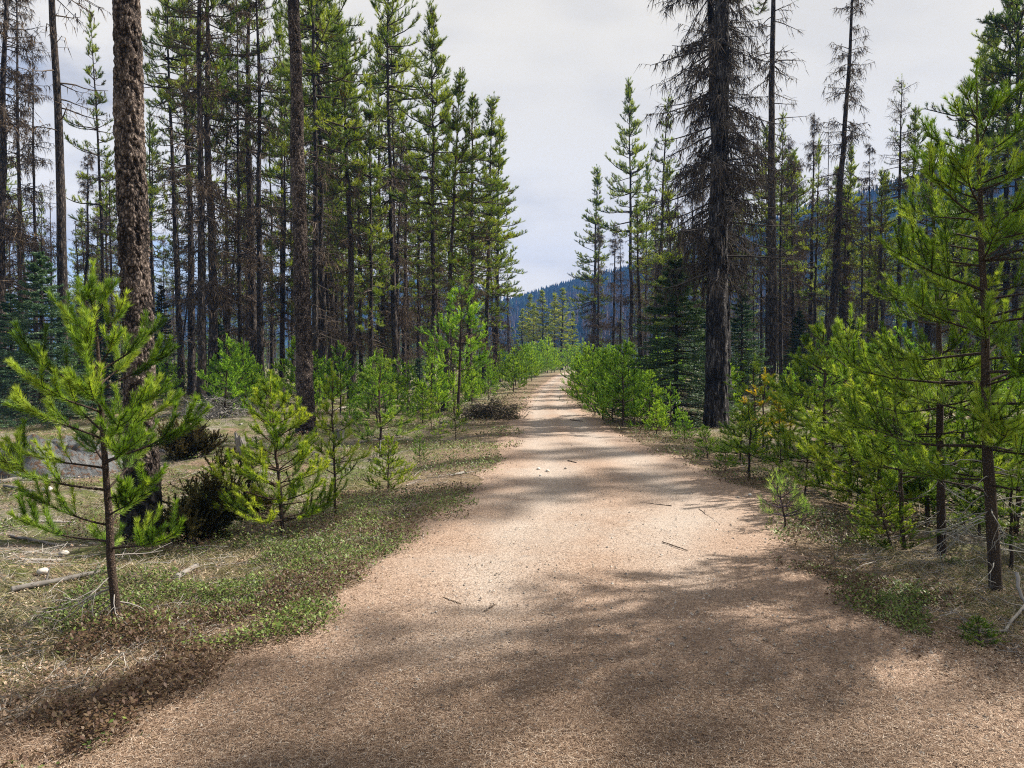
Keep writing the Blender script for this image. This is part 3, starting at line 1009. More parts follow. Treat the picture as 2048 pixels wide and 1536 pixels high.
# middle-sized saplings whose branches can be told apart
proto_young('near1', young_spec(101, 1.8, 0.016, 8, 4, 0.40, bare=2), 0.052, 0.0042, 640, True)
proto_young('near2', young_spec(102, 1.8, 0.014, 7, 4, 0.36, bare=3, low=0.22), 0.052, 0.0042, 640, True)
proto_young('near3', young_spec(103, 1.8, 0.018, 9, 7, 0.54, bare=1, low=0.06), 0.052, 0.0042, 860, True)
# farther ones
proto_young('far1', young_spec(111, 2.0, 0.022, 9, 5, 0.55, bare=0, low=0.06, subs=8, ang=(0.35, 0.8)), 0.062, 0.0095, 260, False)
proto_young('far2', young_spec(112, 2.0, 0.022, 10, 5, 0.62, bare=0, low=0.05, subs=8, ang=(0.35, 0.8)), 0.062, 0.0095, 260, False)
proto_young('far3', young_spec(113, 2.0, 0.020, 8, 4, 0.42, bare=1, low=0.15, subs=6, ang=(0.35, 0.8)), 0.062, 0.0095, 260, False)
proto_young('far4', young_spec(114, 2.0, 0.022, 9, 5, 0.50, bare=0, low=0.10, subs=8, ang=(0.35, 0.8)), 0.062, 0.0095, 260, False)
proto_young('tallyoung', young_spec(115, 4.0, 0.045, 11, 4, 1.15, bare=6, low=0.33, subs=5, el0=-0.05, el1=0.6), 0.085, 0.010, 210, False)
proto_young('seedling', young_spec(116, 0.42, 0.006, 4, 4, 0.16, bare=0, low=0.2, subs=2), 0.075, 0.002, 330, True, 'pine_seedling')


def place(key, name, loc, h, r=None, rz=0.0, lean=(0.0, 0.0), color=None, label=None, cat='pine tree', group=None, wide=1.0):
    p = PROTO[key]
    if not p['used']:
        o = p['root']
        p['used'] = True
        o.name = name
        for k_ in ('label', 'category', 'group'):
            if k_ in o:
                del o[k_]
    else:
        o = dup(p['root'], name)
    s = h / p['h']
    o.location = loc
    o.scale = (s * wide, s * wide, s)
    # turn about the trunk, then lean
    q = Vector((0, 0, 1)).rotation_difference(Vector((lean[0], lean[1], 1.0)).normalized())
    o.rotation_mode = 'QUATERNION'
    o.rotation_quaternion = q @ Euler((0, 0, rz)).to_quaternion()
    for ch in o.children:
        if ch.name.split('.')[0] == 'trunk':
            kx = (r / p['r']) / (s * wide) if r else 1.0
            ch.scale = (kx, kx, 1)
        c = color or (1, 1, 1)
        if key[:3] == 'far' or key == 'tallyoung':                   # far saplings and the tall young pine get a brighter, fresher green
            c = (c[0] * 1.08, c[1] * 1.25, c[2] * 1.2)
        if ch.name.split('.')[0] != 'trunk':
            ch.color = (*c, 1)
        else:
            ch.color = (1, 1, 1, 1)
        for g in ch.children:
            g.color = (*c, 1)
    tag(o, label, cat, group)
    return o


RNG = np.random.default_rng(2024)


def tree(key, bx, by, tx, ty, w, label, cat='pine tree', name='lodgepole_pine', h=None, color=None, group=None, wide=1.0):
    """base pixel, a pixel higher up the stem (its tip when h is None), stem width in pixels"""
    B = at(bx, by)
    T = atd(tx, ty, B.y)
    hh = h or T.z
    z = gzf(B.x, B.y) - 0.04
    lean = ((T.x - B.x) / T.z, RNG.normal(0, 0.008))
    return place(key, name, (B.x, B.y, z), hh, w * 0.5 / FPX * B.y, RNG.random() * 6.28, lean, color, label, cat, group, wide)




# ------------------------------------------------------------------ large trunks with modelled bark
def bark_trunk(root, P, r, zmax, k, nz, kind, mats, char=0.0, seed=0):
    """a trunk whose bark plates or furrows are geometry up to zmax"""
    z = np.concatenate([np.linspace(-0.12, zmax, nz), np.linspace(zmax + 0.3, P[-1, 2], 30)])
    cx, cy = np.interp(z, P[:, 2], P[:, 0]), np.interp(z, P[:, 2], P[:, 1])
    R = np.interp(z, P[:, 2], r)
    th = np.linspace(0, 2 * np.pi, k, endpoint=False)
    TH, Z = np.meshgrid(th, z)
    RR = np.repeat(R[:, None], k, 1)
    arc = TH * R.mean()
    per = 2 * np.pi * R.mean()

    def n3(fx, fz, s, o=3):                                          # periodic round the stem
        a = fbm(arc * fx, Z * fz, s, o)
        b = fbm((arc - per) * fx, Z * fz, s, o)
        wgt = TH / (2 * np.pi)
        return a * (1 - wgt) + b * wgt
    fade = np.clip((zmax + 0.3 - Z) / 0.6, 0, 1)
    if kind == 'plates':
        a = n3(26, 15, seed + 1, 2)
        b = n3(60, 38, seed + 2, 2)
        d = (sstep(0.35, 0.60, a) - 0.5) * 0.022 + (b - 0.5) * 0.02
    else:
        a = n3(17, 2.4, seed + 1, 3)
        b = n3(40, 9, seed + 2, 2)
        d = -np.abs(a - 0.5) * 0.16 + 0.02 + (b - 0.5) * 0.02
    low = (n3(4, 1.5, seed + 3, 2) - 0.5) * 0.05
    RR = RR + (d + low) * fade
    flare = 1 + 0.16 * np.exp(-np.maximum(Z, 0) / 0.25) * np.cos(TH * 5 + 1.3)
    RR = RR * flare
    V = np.stack([cx[:, None] + RR * np.cos(TH), cy[:, None] + RR * np.sin(TH), Z], -1).reshape(-1, 3)
    n = len(z)
    i = np.arange(n - 1)[:, None] * k
    j = np.arange(k)[None, :]
    F = np.stack([i + j, i + (j + 1) % k, i + k + (j + 1) % k, i + k + j], -1).reshape(-1, 4)
    tint = (0.5 + (d - d.mean()) * 9 * fade).clip(0.1, 0.95).ravel()
    mb = MB()
    if char:
        fz = Z[:-1].ravel() < (char + 0.55 * (n3(3, 1.2, seed + 8, 3)[:-1].ravel() - 0.5) + 0.25 * np.cos(TH[:-1].ravel() + 1.0))
        mb.add(V, F[~fz], tint, 0, True)
        mb.add(V, F[fz], tint, 1, True)
    else:
        mb.add(V, F, tint, 0, True)
    return mb.obj('trunk', mats, root)


def big_pine(bx, by, tx, ty, w, h, kind, label, char=0.0, seed=0, name='lodgepole_pine', crown=None, cat='pine tree', k=72, nz=330):
    B = at(bx, by)
    T = atd(tx, ty, B.y)
    root = empty(name, (B.x, B.y, gzf(B.x, B.y) - 0.03))
    r0 = w * 0.5 / FPX * B.y
    n = 20
    t = np.linspace(0, 1, n)
    slope = (T.x - B.x) / T.z
    rng = np.random.default_rng(seed)
    P = np.stack([slope * t * h + np.cumsum(rng.normal(0, 0.02, n)) * (t > 0.1), np.cumsum(rng.normal(0, 0.02, n)), t * h], -1)
    r = r0 * (1 - 0.9 * t) * (1 + 0.25 * np.exp(-t * h / 0.4))
    bark_trunk(root, P, r, min(h * 0.9, T.z + 0.8), k, nz, kind, [M_PLATE if kind == 'plates' else M_FURROW, M_CHAR], char, seed)
    tag(root, label, cat)
    mb = MB()
    if crown == 'pine':
        pine_crown(mb, rng, P, h, 0.6, 70, 1.9)
        dead_branches(mb, rng, P, h * 0.2, h * 0.6, 10, 0.8, -0.4, 4, 3)
    elif crown == 'shag':
        for a, b, c in ((0.165, 0.36, 80), (0.36, 0.6, 82), (0.6, 0.98, 80)):
            dead_branches(mb, rng, P, h * a, h * b, c, 2.0 * (1.1 - 0.45 * b), -0.5, 13, 80, 1, 2, (-0.35, 0.2), 0.45)
    co = mb.obj('crown', [M_PINE, M_TWIG, M_LICHEN], root)
    if crown == 'shag':
        co.color = (0.62, 0.70, 0.84, 1)
        q = hang_strips(root, P, r, h * 0.16, h * 0.9, 420, seed + 5)
        q.color = (0.9, 0.95, 1.05, 1)
    return root


def hang_strips(o, P, r, z0, z1, n, seed):
    """shaggy twigs hanging against a trunk"""
    rng = np.random.default_rng(seed)
    mb = MB()
    z = rng.uniform(z0, z1, n)
    a = rng.random(n) * 6.28
    R = np.interp(z, P[:, 2], r) + 0.02
    b = tp(P, z) + np.stack([np.cos(a) * R, np.sin(a) * R, np.zeros(n)], -1)
    d = np.stack([np.cos(a) * 0.5, np.sin(a) * 0.5, np.full(n, -0.6)], -1) + rng.normal(0, 0.3, (n, 3))
    q = grow(rng, b, d, rng.uniform(0.2, 0.7, n), -0.8, 5, 0.15)
    tubes(mb, q, np.array([[0.008, 0.007, 0.006, 0.004, 0.002]]) * np.ones((n, 1)), 3, rng.random(n), 0, False)
    o2 = mb.obj('hanging_twig', [M_TWIG], o)
    o2['kind'] = 'stuff'
    return o2


big_pine(284, 1055, 253, 0, 60, 22, 'plates', 'thick pine trunk with flaky plated bark and charred base behind the nearest left sapling', 0.55, 3, crown='pine', k=110, nz=520)
big_pine(613, 862, 594, 0, 34, 21, 'plates', 'second thickest dark pine trunk of the left stand, straight, standing behind the bushy sapling', 0.0, 7, crown='pine', k=60, nz=420)
big_pine(1432, 848, 1446, 0, 43, 24, 'furrow', 'massive shaggy larch with furrowed grey trunk and hanging dark branches right of the track', 0.0, 9, 'shaggy_larch', 'shag', 'larch tree', 64, 420)
big_pine(1452, 830, 1420, 60, 25, 22, 'furrow', 'slimmer dark larch trunk standing just behind the massive shaggy one', 0.0, 12, 'shaggy_larch', 'shag', 'larch tree', 40, 260)

# ------------------------------------------------------------------ left stand, tall trees (base pixel, stem pixel above, stem width)
tree('lich1', -2, 815, 8, 0, 19, 'dark mossy trunk at the very left edge of the view beside the blue spruce', 'larch tree', 'lichen_hung_larch', h=19)
tree('lich2', 72, 800, 60, 60, 9, 'slim twiggy larch between the left edge trunk and the dark bare pole pine', 'larch tree', 'lichen_hung_larch')
tree('high2', 131, 832, 104, 0, 20, 'dark pole-like pine with short broken twigs, first full trunk from the left edge', h=22)
tree('sparse1', 215, 800, 181, 30, 9, 'thin pine with wispy tufts just left of the thick flaky trunk')
tree('lich3', 228, 790, 215, 330, 7, 'small twiggy grey larch half hidden left of the thick flaky trunk', 'larch tree', 'lichen_hung_larch')
tree('spike', 160, 785, 152, 430, 6, 'short dead spruce with bare spire behind the first dark pole', 'dead tree', 'dead_spruce')
tree('spike', 178, 778, 173, 410, 4, 'needle-thin dead spire against the pale cloud left of the thick trunk', 'dead tree', 'dead_spruce')
tree('sparse2', 306, 775, 296, 215, 8, 'thin tufted pine just right of the thick flaky trunk')
tree('high1', 362, 787, 346, 0, 11, 'thin straight pine, first pole right of the thick flaky trunk', h=21)
tree('mid2', 386, 785, 366, 0, 15, 'grey-brown pine pole, left member of the row of four behind the slash pile', h=21)
tree('lich2', 401, 817, 399, 0, 17, 'brown barked trunk with dead twigs beside the slash pile', 'larch tree', 'lichen_hung_larch', h=19)
tree('hairy1', 424, 803, 418, 0, 19, 'stout reddish grey trunk with hanging brown twigs right behind the slash pile', h=20)
tree('lich1', 482, 797, 476, 0, 9, 'brown lichen-draped tree between the slash pile and the paired trunks', 'larch tree', 'lichen_hung_larch', h=18)
tree('mid1', 512, 792, 499, 0, 19, 'thicker trunk of the touching pair left of the second thickest pine', h=21)
tree('lich2', 525, 800, 513, 0, 14, 'slimmer twig-covered trunk of the touching pair left of the second thickest pine', 'larch tree', 'lichen_hung_larch', h=19)
tree('column1', 566, 780, 562, 20, 9, 'leafy pine rising just left of the second thickest dark trunk')
tree('mid2', 631, 811, 624, 0, 13, 'slim dark pole immediately right of the second thickest trunk', h=20)
tree('high1', 640, 785, 632, 0, 8, 'thin greyish pole between two slim dark poles right of the second thickest trunk', h=21)
tree('mid1', 652, 797, 640, 0, 13, 'slightly leaning slim dark trunk, base beside the thin upright sapling', h=21)
tree('high1', 668, 770, 650, 0, 18, 'straight dark trunk left of the shaggy-stemmed pine', h=25)
tree('hairy2', 706, 806, 692, 90, 17, 'shaggy-stemmed pine hung with dead twigs below a green top')
tree('hairy1', 722, 785, 718, 230, 9, 'lower shaggy pine directly right of the tall shaggy-stemmed one')
tree('dense3', 741, 797, 738, 150, 9, 'thin pine with yellow-green lower crown between the shaggy stem and the long pale pole')
tree('high1', 791, 792, 782, 0, 13, 'long clean pale-edged pole topped by a full crown reaching the frame top', h=19.5)
tree('hairy1', 799, 782, 776, 40, 9, 'darker tree right behind the long clean pole with a reddish dead tuft')
tree('sparse2', 817, 777, 807, 320, 6, 'very thin bare stem between the long clean pole and the pointed pine')
tree('dense1', 765, 770, 752, 60, 10, 'broad green crowned pine behind the long clean pole')
tree('mid1', 863, 800, 859, 20, 11, 'tall pointed pine with layered tufts, highest full tip of the left stand', wide=1.15)
tree('dense2', 888, 815, 919, 138, 11, 'pine with a rounded tufted tip stepping down from the tall pointed pine', wide=1.1)
tree('dense1', 905, 775, 893, 175, 8, 'dense pine behind the two pointed tips beside the track opening')
tree('hairy1', 938, 800, 948, 190, 13, 'dark twig-draped pine near the outer edge of the left stand', wide=1.25)
tree('dense3', 968, 786, 982, 196, 10, 'outermost bright green pine leaning towards the track', wide=1.35)
tree('column2', 990, 770, 1000, 240, 9, 'bushy pine with long side branch overhanging the track opening', wide=1.35)
tree('high2', 995, 763, 984, 560, 7, 'pale-edged slim pole of the close pair beside the track verge', h=13)
tree('high1', 999, 766, 990, 585, 6, 'second slim pole of the close pair beside the track verge', h=12)
tree('spike', 1018, 742, 1014, 545, 6, 'dead black spire rising beside the far end of the track', 'dead tree', 'dead_spruce')
tree('lich1', 838, 775, 836, 300, 8, 'brown twiggy larch behind the pointed pine trunk', 'larch tree', 'lichen_hung_larch')
tree('column1', 925, 770, 925, 330, 7, 'lower leafy pine filling the gap behind the twig-draped one')
tree('snag', 352, 800, 385, 470, 5, 'dead stem leaning to the right across the gap beside the thick flaky trunk', 'dead tree', 'dead_tree')
tree('lich1', 455, 780, 450, 90, 10, 'dense brown lichen-covered larch in the middle of the left stand', 'larch tree', 'lichen_hung_larch', wide=1.2)
tree('spike', 450, 775, 447, 520, 5, 'pale bare dead spruce with fishbone twigs behind the reddish grey trunk', 'dead tree', 'dead_spruce', color=(1.7, 1.5, 1.3))
tree('lich1', 545, 770, 540, 200, 8, 'brown larch between the touching pair and the second thickest trunk', 'larch tree', 'lichen_hung_larch')
tree('dense2', 585, 765, 580, 130, 7, 'green pine showing on both sides of the second thickest trunk')
tree('dense1', 690, 765, 678, 30, 8, 'high leafy pine behind the shaggy-stemmed one')
tree('lich1', 45, 790, 36, 0, 10, 'dense brown-twigged larch behind the left edge trunk', 'larch tree', 'lichen_hung_larch', h=21)

# ------------------------------------------------------------------ right stand, tall trees
tree('column2', 1188, 750, 1190, 338, 8, 'bushy pine at the right edge of the gap above the far end of the track', wide=1.3)
tree('lich1', 1196, 752, 1199, 430, 7, 'dark twiggy trunk touching the bushy pine at the edge of the gap', 'larch tree', 'lichen_hung_larch')
tree('lich1', 1226, 755, 1232, 440, 7, 'brown twiggy trunk between the bushy edge pine and the pointed pine', 'larch tree', 'lichen_hung_larch')
tree('mid1', 1260, 760, 1254, 172, 9, 'slender pointed pine, tallest tip between the gap and the massive larch')
tree('lich2', 1281, 772, 1275, 420, 10, 'pale brown shaggy trunk right of the slender pointed pine', 'larch tree', 'lichen_hung_larch')
tree('sparse1', 1313, 765, 1326, 195, 10, 'thin open-crowned pine left of the massive larch', wide=1.15)
tree('dense3', 1292, 750, 1296, 330, 6, 'small green pine between the pointed and the open-crowned pine')
tree('lich3', 1365, 760, 1362, 420, 6, 'thin dead-twigged larch behind the dark spruce', 'larch tree', 'lichen_hung_larch')
tree('lich3', 1345, 755, 1340, 470, 5, 'grey bare spire above the dark spruce', 'larch tree', 'lichen_hung_larch')
tree('sparse2', 1492, 770, 1489, 350, 6, 'thin pale-stemmed pine showing behind the massive larch branches')
tree('lich3', 1508, 765, 1506, 410, 4, 'hair-thin dead larch between the massive larch and the clean mossy pole', 'larch tree', 'lichen_hung_larch')
tree('high2', 1538, 802, 1548, 0, 20, 'clean mossy pole rising to the frame top right of the massive larch', h=23)
tree('sparse1', 1561, 788, 1567, 225, 8, 'thin black pine stem hugging the clean mossy pole, one branch reaching right')
tree('lich3', 1572, 770, 1575, 330, 5, 'wispy dead larch just right of the thin black stem', 'larch tree', 'lichen_hung_larch')
tree('lich1', 1620, 775, 1630, 222, 10, 'dark shaggy pointed larch between the mossy pole and the leaning trunk', 'larch tree', 'lichen_hung_larch', wide=0.8)
tree('lich3', 1650, 765, 1658, 230, 5, 'bare thin spire close to the left of the leaning trunk', 'larch tree', 'lichen_hung_larch')
tree('lich2', 1656, 795, 1706, 0, 17, 'curved trunk leaning right with clumps of dark lichen, rising to the frame top', 'larch tree', 'lichen_hung_larch', h=20)
tree('lich3', 1724, 785, 1722, 350, 6, 'slim black dead larch between the leaning trunk and the conical thinning one', 'larch tree', 'lichen_hung_larch')
tree('column1', 1745, 765, 1742, 400, 6, 'yellow-green pine low behind the conical thinning tree')
tree('lichtop', 1794, 787, 1800, 152, 11, 'conical tree with thinning dead-looking tip against the white sky', 'larch tree', 'lichen_hung_larch')
tree('lich2', 1764, 790, 1763, 420, 10, 'brown shaggy trunk left of the conical thinning tree', 'larch tree', 'lichen_hung_larch')
tree('lich1', 1690, 775, 1692, 430, 8, 'dark brown shaggy larch low behind the leaning trunk', 'larch tree', 'lichen_hung_larch')
tree('mid1', 2004, 785, 2014, 0, 13, 'tall pine at the right edge reaching the frame top behind the young pines', h=21)
tree('dense3', 1956, 772, 1962, 92, 9, 'pointed pine beside the tall one at the right edge')
tree('dense2', 2060, 790, 2070, 60, 13, 'leafy pine cut by the right edge of the view')
tree('column2', 1905, 765, 1905, 330, 7, 'shorter pine behind the tall young pine at the right')

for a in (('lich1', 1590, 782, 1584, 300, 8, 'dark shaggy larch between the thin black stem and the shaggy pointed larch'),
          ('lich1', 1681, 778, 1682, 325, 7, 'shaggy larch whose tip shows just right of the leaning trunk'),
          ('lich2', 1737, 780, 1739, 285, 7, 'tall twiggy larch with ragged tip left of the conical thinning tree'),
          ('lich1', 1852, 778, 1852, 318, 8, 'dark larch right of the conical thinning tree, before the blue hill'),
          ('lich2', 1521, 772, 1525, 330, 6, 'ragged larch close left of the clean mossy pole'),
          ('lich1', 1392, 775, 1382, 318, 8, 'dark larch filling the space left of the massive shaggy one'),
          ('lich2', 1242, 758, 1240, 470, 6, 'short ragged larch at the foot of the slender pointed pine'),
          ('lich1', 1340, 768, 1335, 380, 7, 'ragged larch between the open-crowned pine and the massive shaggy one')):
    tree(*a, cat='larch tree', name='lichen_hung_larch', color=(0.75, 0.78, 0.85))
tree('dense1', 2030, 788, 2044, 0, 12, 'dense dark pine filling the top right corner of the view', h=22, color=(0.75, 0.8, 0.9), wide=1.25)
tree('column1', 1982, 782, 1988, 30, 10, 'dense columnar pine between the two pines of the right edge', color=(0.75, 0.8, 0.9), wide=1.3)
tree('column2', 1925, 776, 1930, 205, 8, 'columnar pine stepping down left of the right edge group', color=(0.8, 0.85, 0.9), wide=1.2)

# seven sunlit pines closing the view beyond the bend
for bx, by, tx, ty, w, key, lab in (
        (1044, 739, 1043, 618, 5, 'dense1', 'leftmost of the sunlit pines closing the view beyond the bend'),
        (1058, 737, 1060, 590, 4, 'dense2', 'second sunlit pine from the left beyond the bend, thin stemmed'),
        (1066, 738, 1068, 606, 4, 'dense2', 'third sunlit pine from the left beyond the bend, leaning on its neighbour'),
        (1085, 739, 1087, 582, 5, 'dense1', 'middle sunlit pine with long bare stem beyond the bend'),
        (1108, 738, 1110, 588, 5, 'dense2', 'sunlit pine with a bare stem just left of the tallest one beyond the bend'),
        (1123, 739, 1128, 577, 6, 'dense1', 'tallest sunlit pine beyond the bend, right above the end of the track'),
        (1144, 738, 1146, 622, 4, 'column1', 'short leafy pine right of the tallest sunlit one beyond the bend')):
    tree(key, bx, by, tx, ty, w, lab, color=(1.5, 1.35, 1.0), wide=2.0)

# trees just outside the view on the right whose shade falls on the track
for x, y, h, key, lab in ((8.9, 8.4, 14.0, 'sparse1', 'tall pine beyond the right edge of the view shading the nearest part of the track'),
                          (17.0, 17.2, 20.0, 'mid2', 'lofty pine beyond the right edge whose shade crosses the middle of the track'),
                          (13.2, 14.6, 17.5, 'high1', 'lofty pine beyond the right edge, nearer than the one shading the middle of the track'),
                          (20.5, 21.5, 22.0, 'hairy2', 'farthest lofty pine beyond the right edge, hung with dead twigs'),
                          (11.9, 4.2, 15.0, 'lich3', 'twiggy larch beyond the right edge of the view, beside the shading pine'),
                          (15.2, 10.0, 19.0, 'dense1', 'tall leafy pine beyond the right edge, its soft shade on the near litter')):
    place(key, 'lodgepole_pine', (x, y, gzf(x, y)), h, 0.14, RNG.random() * 6, (0, 0), None, lab, 'pine tree')

# the depth of the stands on both sides, nothing tells these apart
keys = ['mid1', 'mid2', 'high1', 'lich1', 'lich2', 'dense2', 'sparse1', 'lich3', 'column1', 'hairy2', 'sparse2', 'lich1', 'column2', 'lich2']
BACKN = 0
for side, n in ((-1, 112), (1, 125)):
    done = []
    tries = 0
    while len(done) < n and tries < 6000:
        tries += 1
        y = 34 + 95 * RNG.random() ** 1.3
        px = RNG.uniform(-60, 985) if side < 0 else RNG.uniform(1180, 2120)
        p = atd(px, 700, y)
        if off_road(p.x, y) < 4.0 or any((p.x - q[0]) ** 2 + (y - q[1]) ** 2 < 4.5 for q in done):
            continue
        done.append((p.x, y))
        k_ = keys[int(RNG.integers(len(keys)))]
        hh = RNG.uniform(12, 17)
        # keep the roofline of each stand: lower towards the open gap over the track
        lim = np.interp(px, [-60, 500, 700, 830, 900, 985], [150, 180, 150, 160, 230, 330]) if side < 0 else np.interp(px, [1180, 1260, 1400, 1600, 1750, 2120], [430, 300, 260, 250, 240, 200])
        hmax = CAM_H + (715 - lim) / FPX * y
        hh = max(5.0, min(hh, hmax * RNG.uniform(0.75, 1.0)))
        larch = k_.startswith('lich')
        lab = (('twiggy brown larch' if larch else 'green topped slim pine') + ' massed with others deep in the %s stand' % ('left' if side < 0 else 'right'))
        place(k_, 'background_larch' if larch else 'background_pine', (p.x, y, gzf(p.x, y) - 0.05), hh, RNG.uniform(0.08, 0.15), RNG.random() * 6.28,
              (RNG.normal(0, 0.028), RNG.normal(0, 0.02)), (1.1, 1.08, 1.0) if not larch else None, lab, 'forest tree', 'trees deep in the left stand' if side < 0 else 'trees deep in the right stand')

# ------------------------------------------------------------------ spruces
def spruce(key, bx, by, tx, ty, label, wide=1.0, color=None, name='spruce_tree'):
    return tree(key, bx, by, tx, ty, PROTO[key]['r'] * 2 * FPX / at(bx, by).y * (atd(tx, ty, at(bx, by).y).z / PROTO[key]['h']), label, 'spruce tree', name, color=color, wide=wide)


spruce('spruce1', 85, 838, 82, 488, 'big blue-green spruce filling the left edge behind the nearest sapling', 1.25, (1.0, 1.05, 1.15))
spruce('spruce2', 25, 830, 22, 570, 'smaller blue-green spruce left of the big one, cut by the left edge', 1.4, (0.9, 0.95, 1.05))
spruce('spruce2', 200, 808, 200, 590, 'dark low spruce between the first pole and the thick flaky trunk', 1.2, (0.8, 0.8, 0.8))
spruce('spruce3', 436, 802, 436, 640, 'small dark spruce right of the reddish grey trunk by the slash pile', 1.1)
spruce('spruce3', 838, 812, 840, 705, 'small blue-green spruce between the poles left of the tall young pine', 1.3, (1, 1.05, 1.2))
spruce('spruce2', 768, 782, 770, 590, 'dead brown-black spruce behind the long clean pole', 1.0, (0.9, 0.5, 0.35), 'dead_spruce')
spruce('spruce1', 1352, 838, 1350, 505, 'big dark spruce with layered drooping boughs left of the massive larch', 1.55)
spruce('spruce2', 1482, 812, 1486, 560, 'narrow dark spruce right of the massive larch', 1.2, (0.95, 1.0, 1.0))
spruce('spruce2', 1420, 790, 1418, 600, 'dark spruce half hidden behind the massive larch trunk', 1.4, (0.8, 0.85, 0.85))
spruce('spruce2', 1600, 800, 1600, 610, 'very dark spruce under the shaggy pointed larch', 1.2, (0.55, 0.55, 0.5))
spruce('spruce2', 1700, 812, 1705, 640, 'black-green spruce behind the bright saplings right of the leaning trunk', 1.3, (0.55, 0.55, 0.5))
spruce('spruce2', 2022, 800, 2020, 660, 'dark spruce at the right edge behind the nearest young pine', 1.3, (0.7, 0.8, 0.8))
spruce('spruce2', 322, 782, 322, 560, 'brownish dying spruce in the gap right of the thick flaky trunk', 0.9, (1.1, 0.6, 0.45), 'dead_spruce')
spruce('spruce3', 1750, 800, 1750, 690, 'brown dead spruce low among the bright saplings at the right', 1.2, (1.3, 0.6, 0.45), 'dead_spruce')

# ------------------------------------------------------------------ the two nearest young pines, modelled branch by branch
def hero_prof(t):
    return np.interp(t, [0, 0.2, 0.3, 0.45, 0.55, 0.7, 0.8, 0.9, 1], [0.8, 0.85, 1.0, 0.9, 0.85, 0.7, 0.5, 0.3, 0.2])


B = at(235, 1228)
T = atd(180, 540, B.y)
sp = young_spec(201, T.z, 0.027, 10, 4, 0.56, lean=(T.x - B.x, 0.05), low=0.16, bare=9, prof=hero_prof, subs=8, wob=0.006, el0=0.0, el1=1.05)
hero = young_pine(sp, 0.054, 0.0031, 1250, True)
hero.location = (B.x, B.y, gzf(B.x, B.y))
tag(hero, 'bright young pine nearest the viewer on the left of the track, grey bare twigs below', 'pine sapling')


def hero_prof2(t):
    return np.interp(t, [0, 0.2, 0.3, 0.5, 0.65, 0.8, 0.9, 1], [0.8, 1.0, 1.0, 0.92, 0.75, 0.42, 0.25, 0.12])


B = at(1992, 1178)
T = atd(1955, 150, B.y)
sp = young_spec(202, T.z, 0.042, 13, 5, 0.84, lean=(T.x - B.x, 0.0), low=0.18, bare=22, prof=hero_prof2, subs=8, wob=0.012, el0=-0.08, el1=0.55)
hero2 = young_pine(sp, 0.052, 0.0034, 740, True)
hero2.location = (B.x, B.y, gzf(B.x, B.y))
for ch in hero2.children:
    ch.color = (0.92, 0.95, 0.9, 1)
    for g in ch.children:
        g.color = (0.92, 0.95, 0.9, 1)
tag(hero2, 'tall dark-stemmed young pine nearest the viewer at the right edge', 'pine sapling')

B = at(1884, 1100)
T = atd(1878, 252, B.y)
sp = young_spec(203, T.z, 0.036, 12, 4, 0.58, lean=(T.x - B.x, 0.1), low=0.16, bare=16, prof=hero_prof2, subs=7, wob=0.012, el0=-0.05, el1=0.65)
hero3 = young_pine(sp, 0.052, 0.0036, 680, True)
hero3.location = (B.x, B.y, gzf(B.x, B.y))
tag(hero3, 'slender tall young pine left of the right edge one, bare leader against the sky', 'pine sapling')


def sap(key, bx, by, tx, ty, label, color=None, wide=1.0, group=None, name='young_pine', cat='pine sapling'):
    B = at(bx, by)
    T = atd(tx, ty, B.y)
    lean = ((T.x - B.x) / T.z, RNG.normal(0, 0.02))
    return place(key, name, (B.x, B.y, gzf(B.x, B.y) - 0.02), T.z, None, RNG.random() * 6.28, lean, color, label, cat, group, wide)


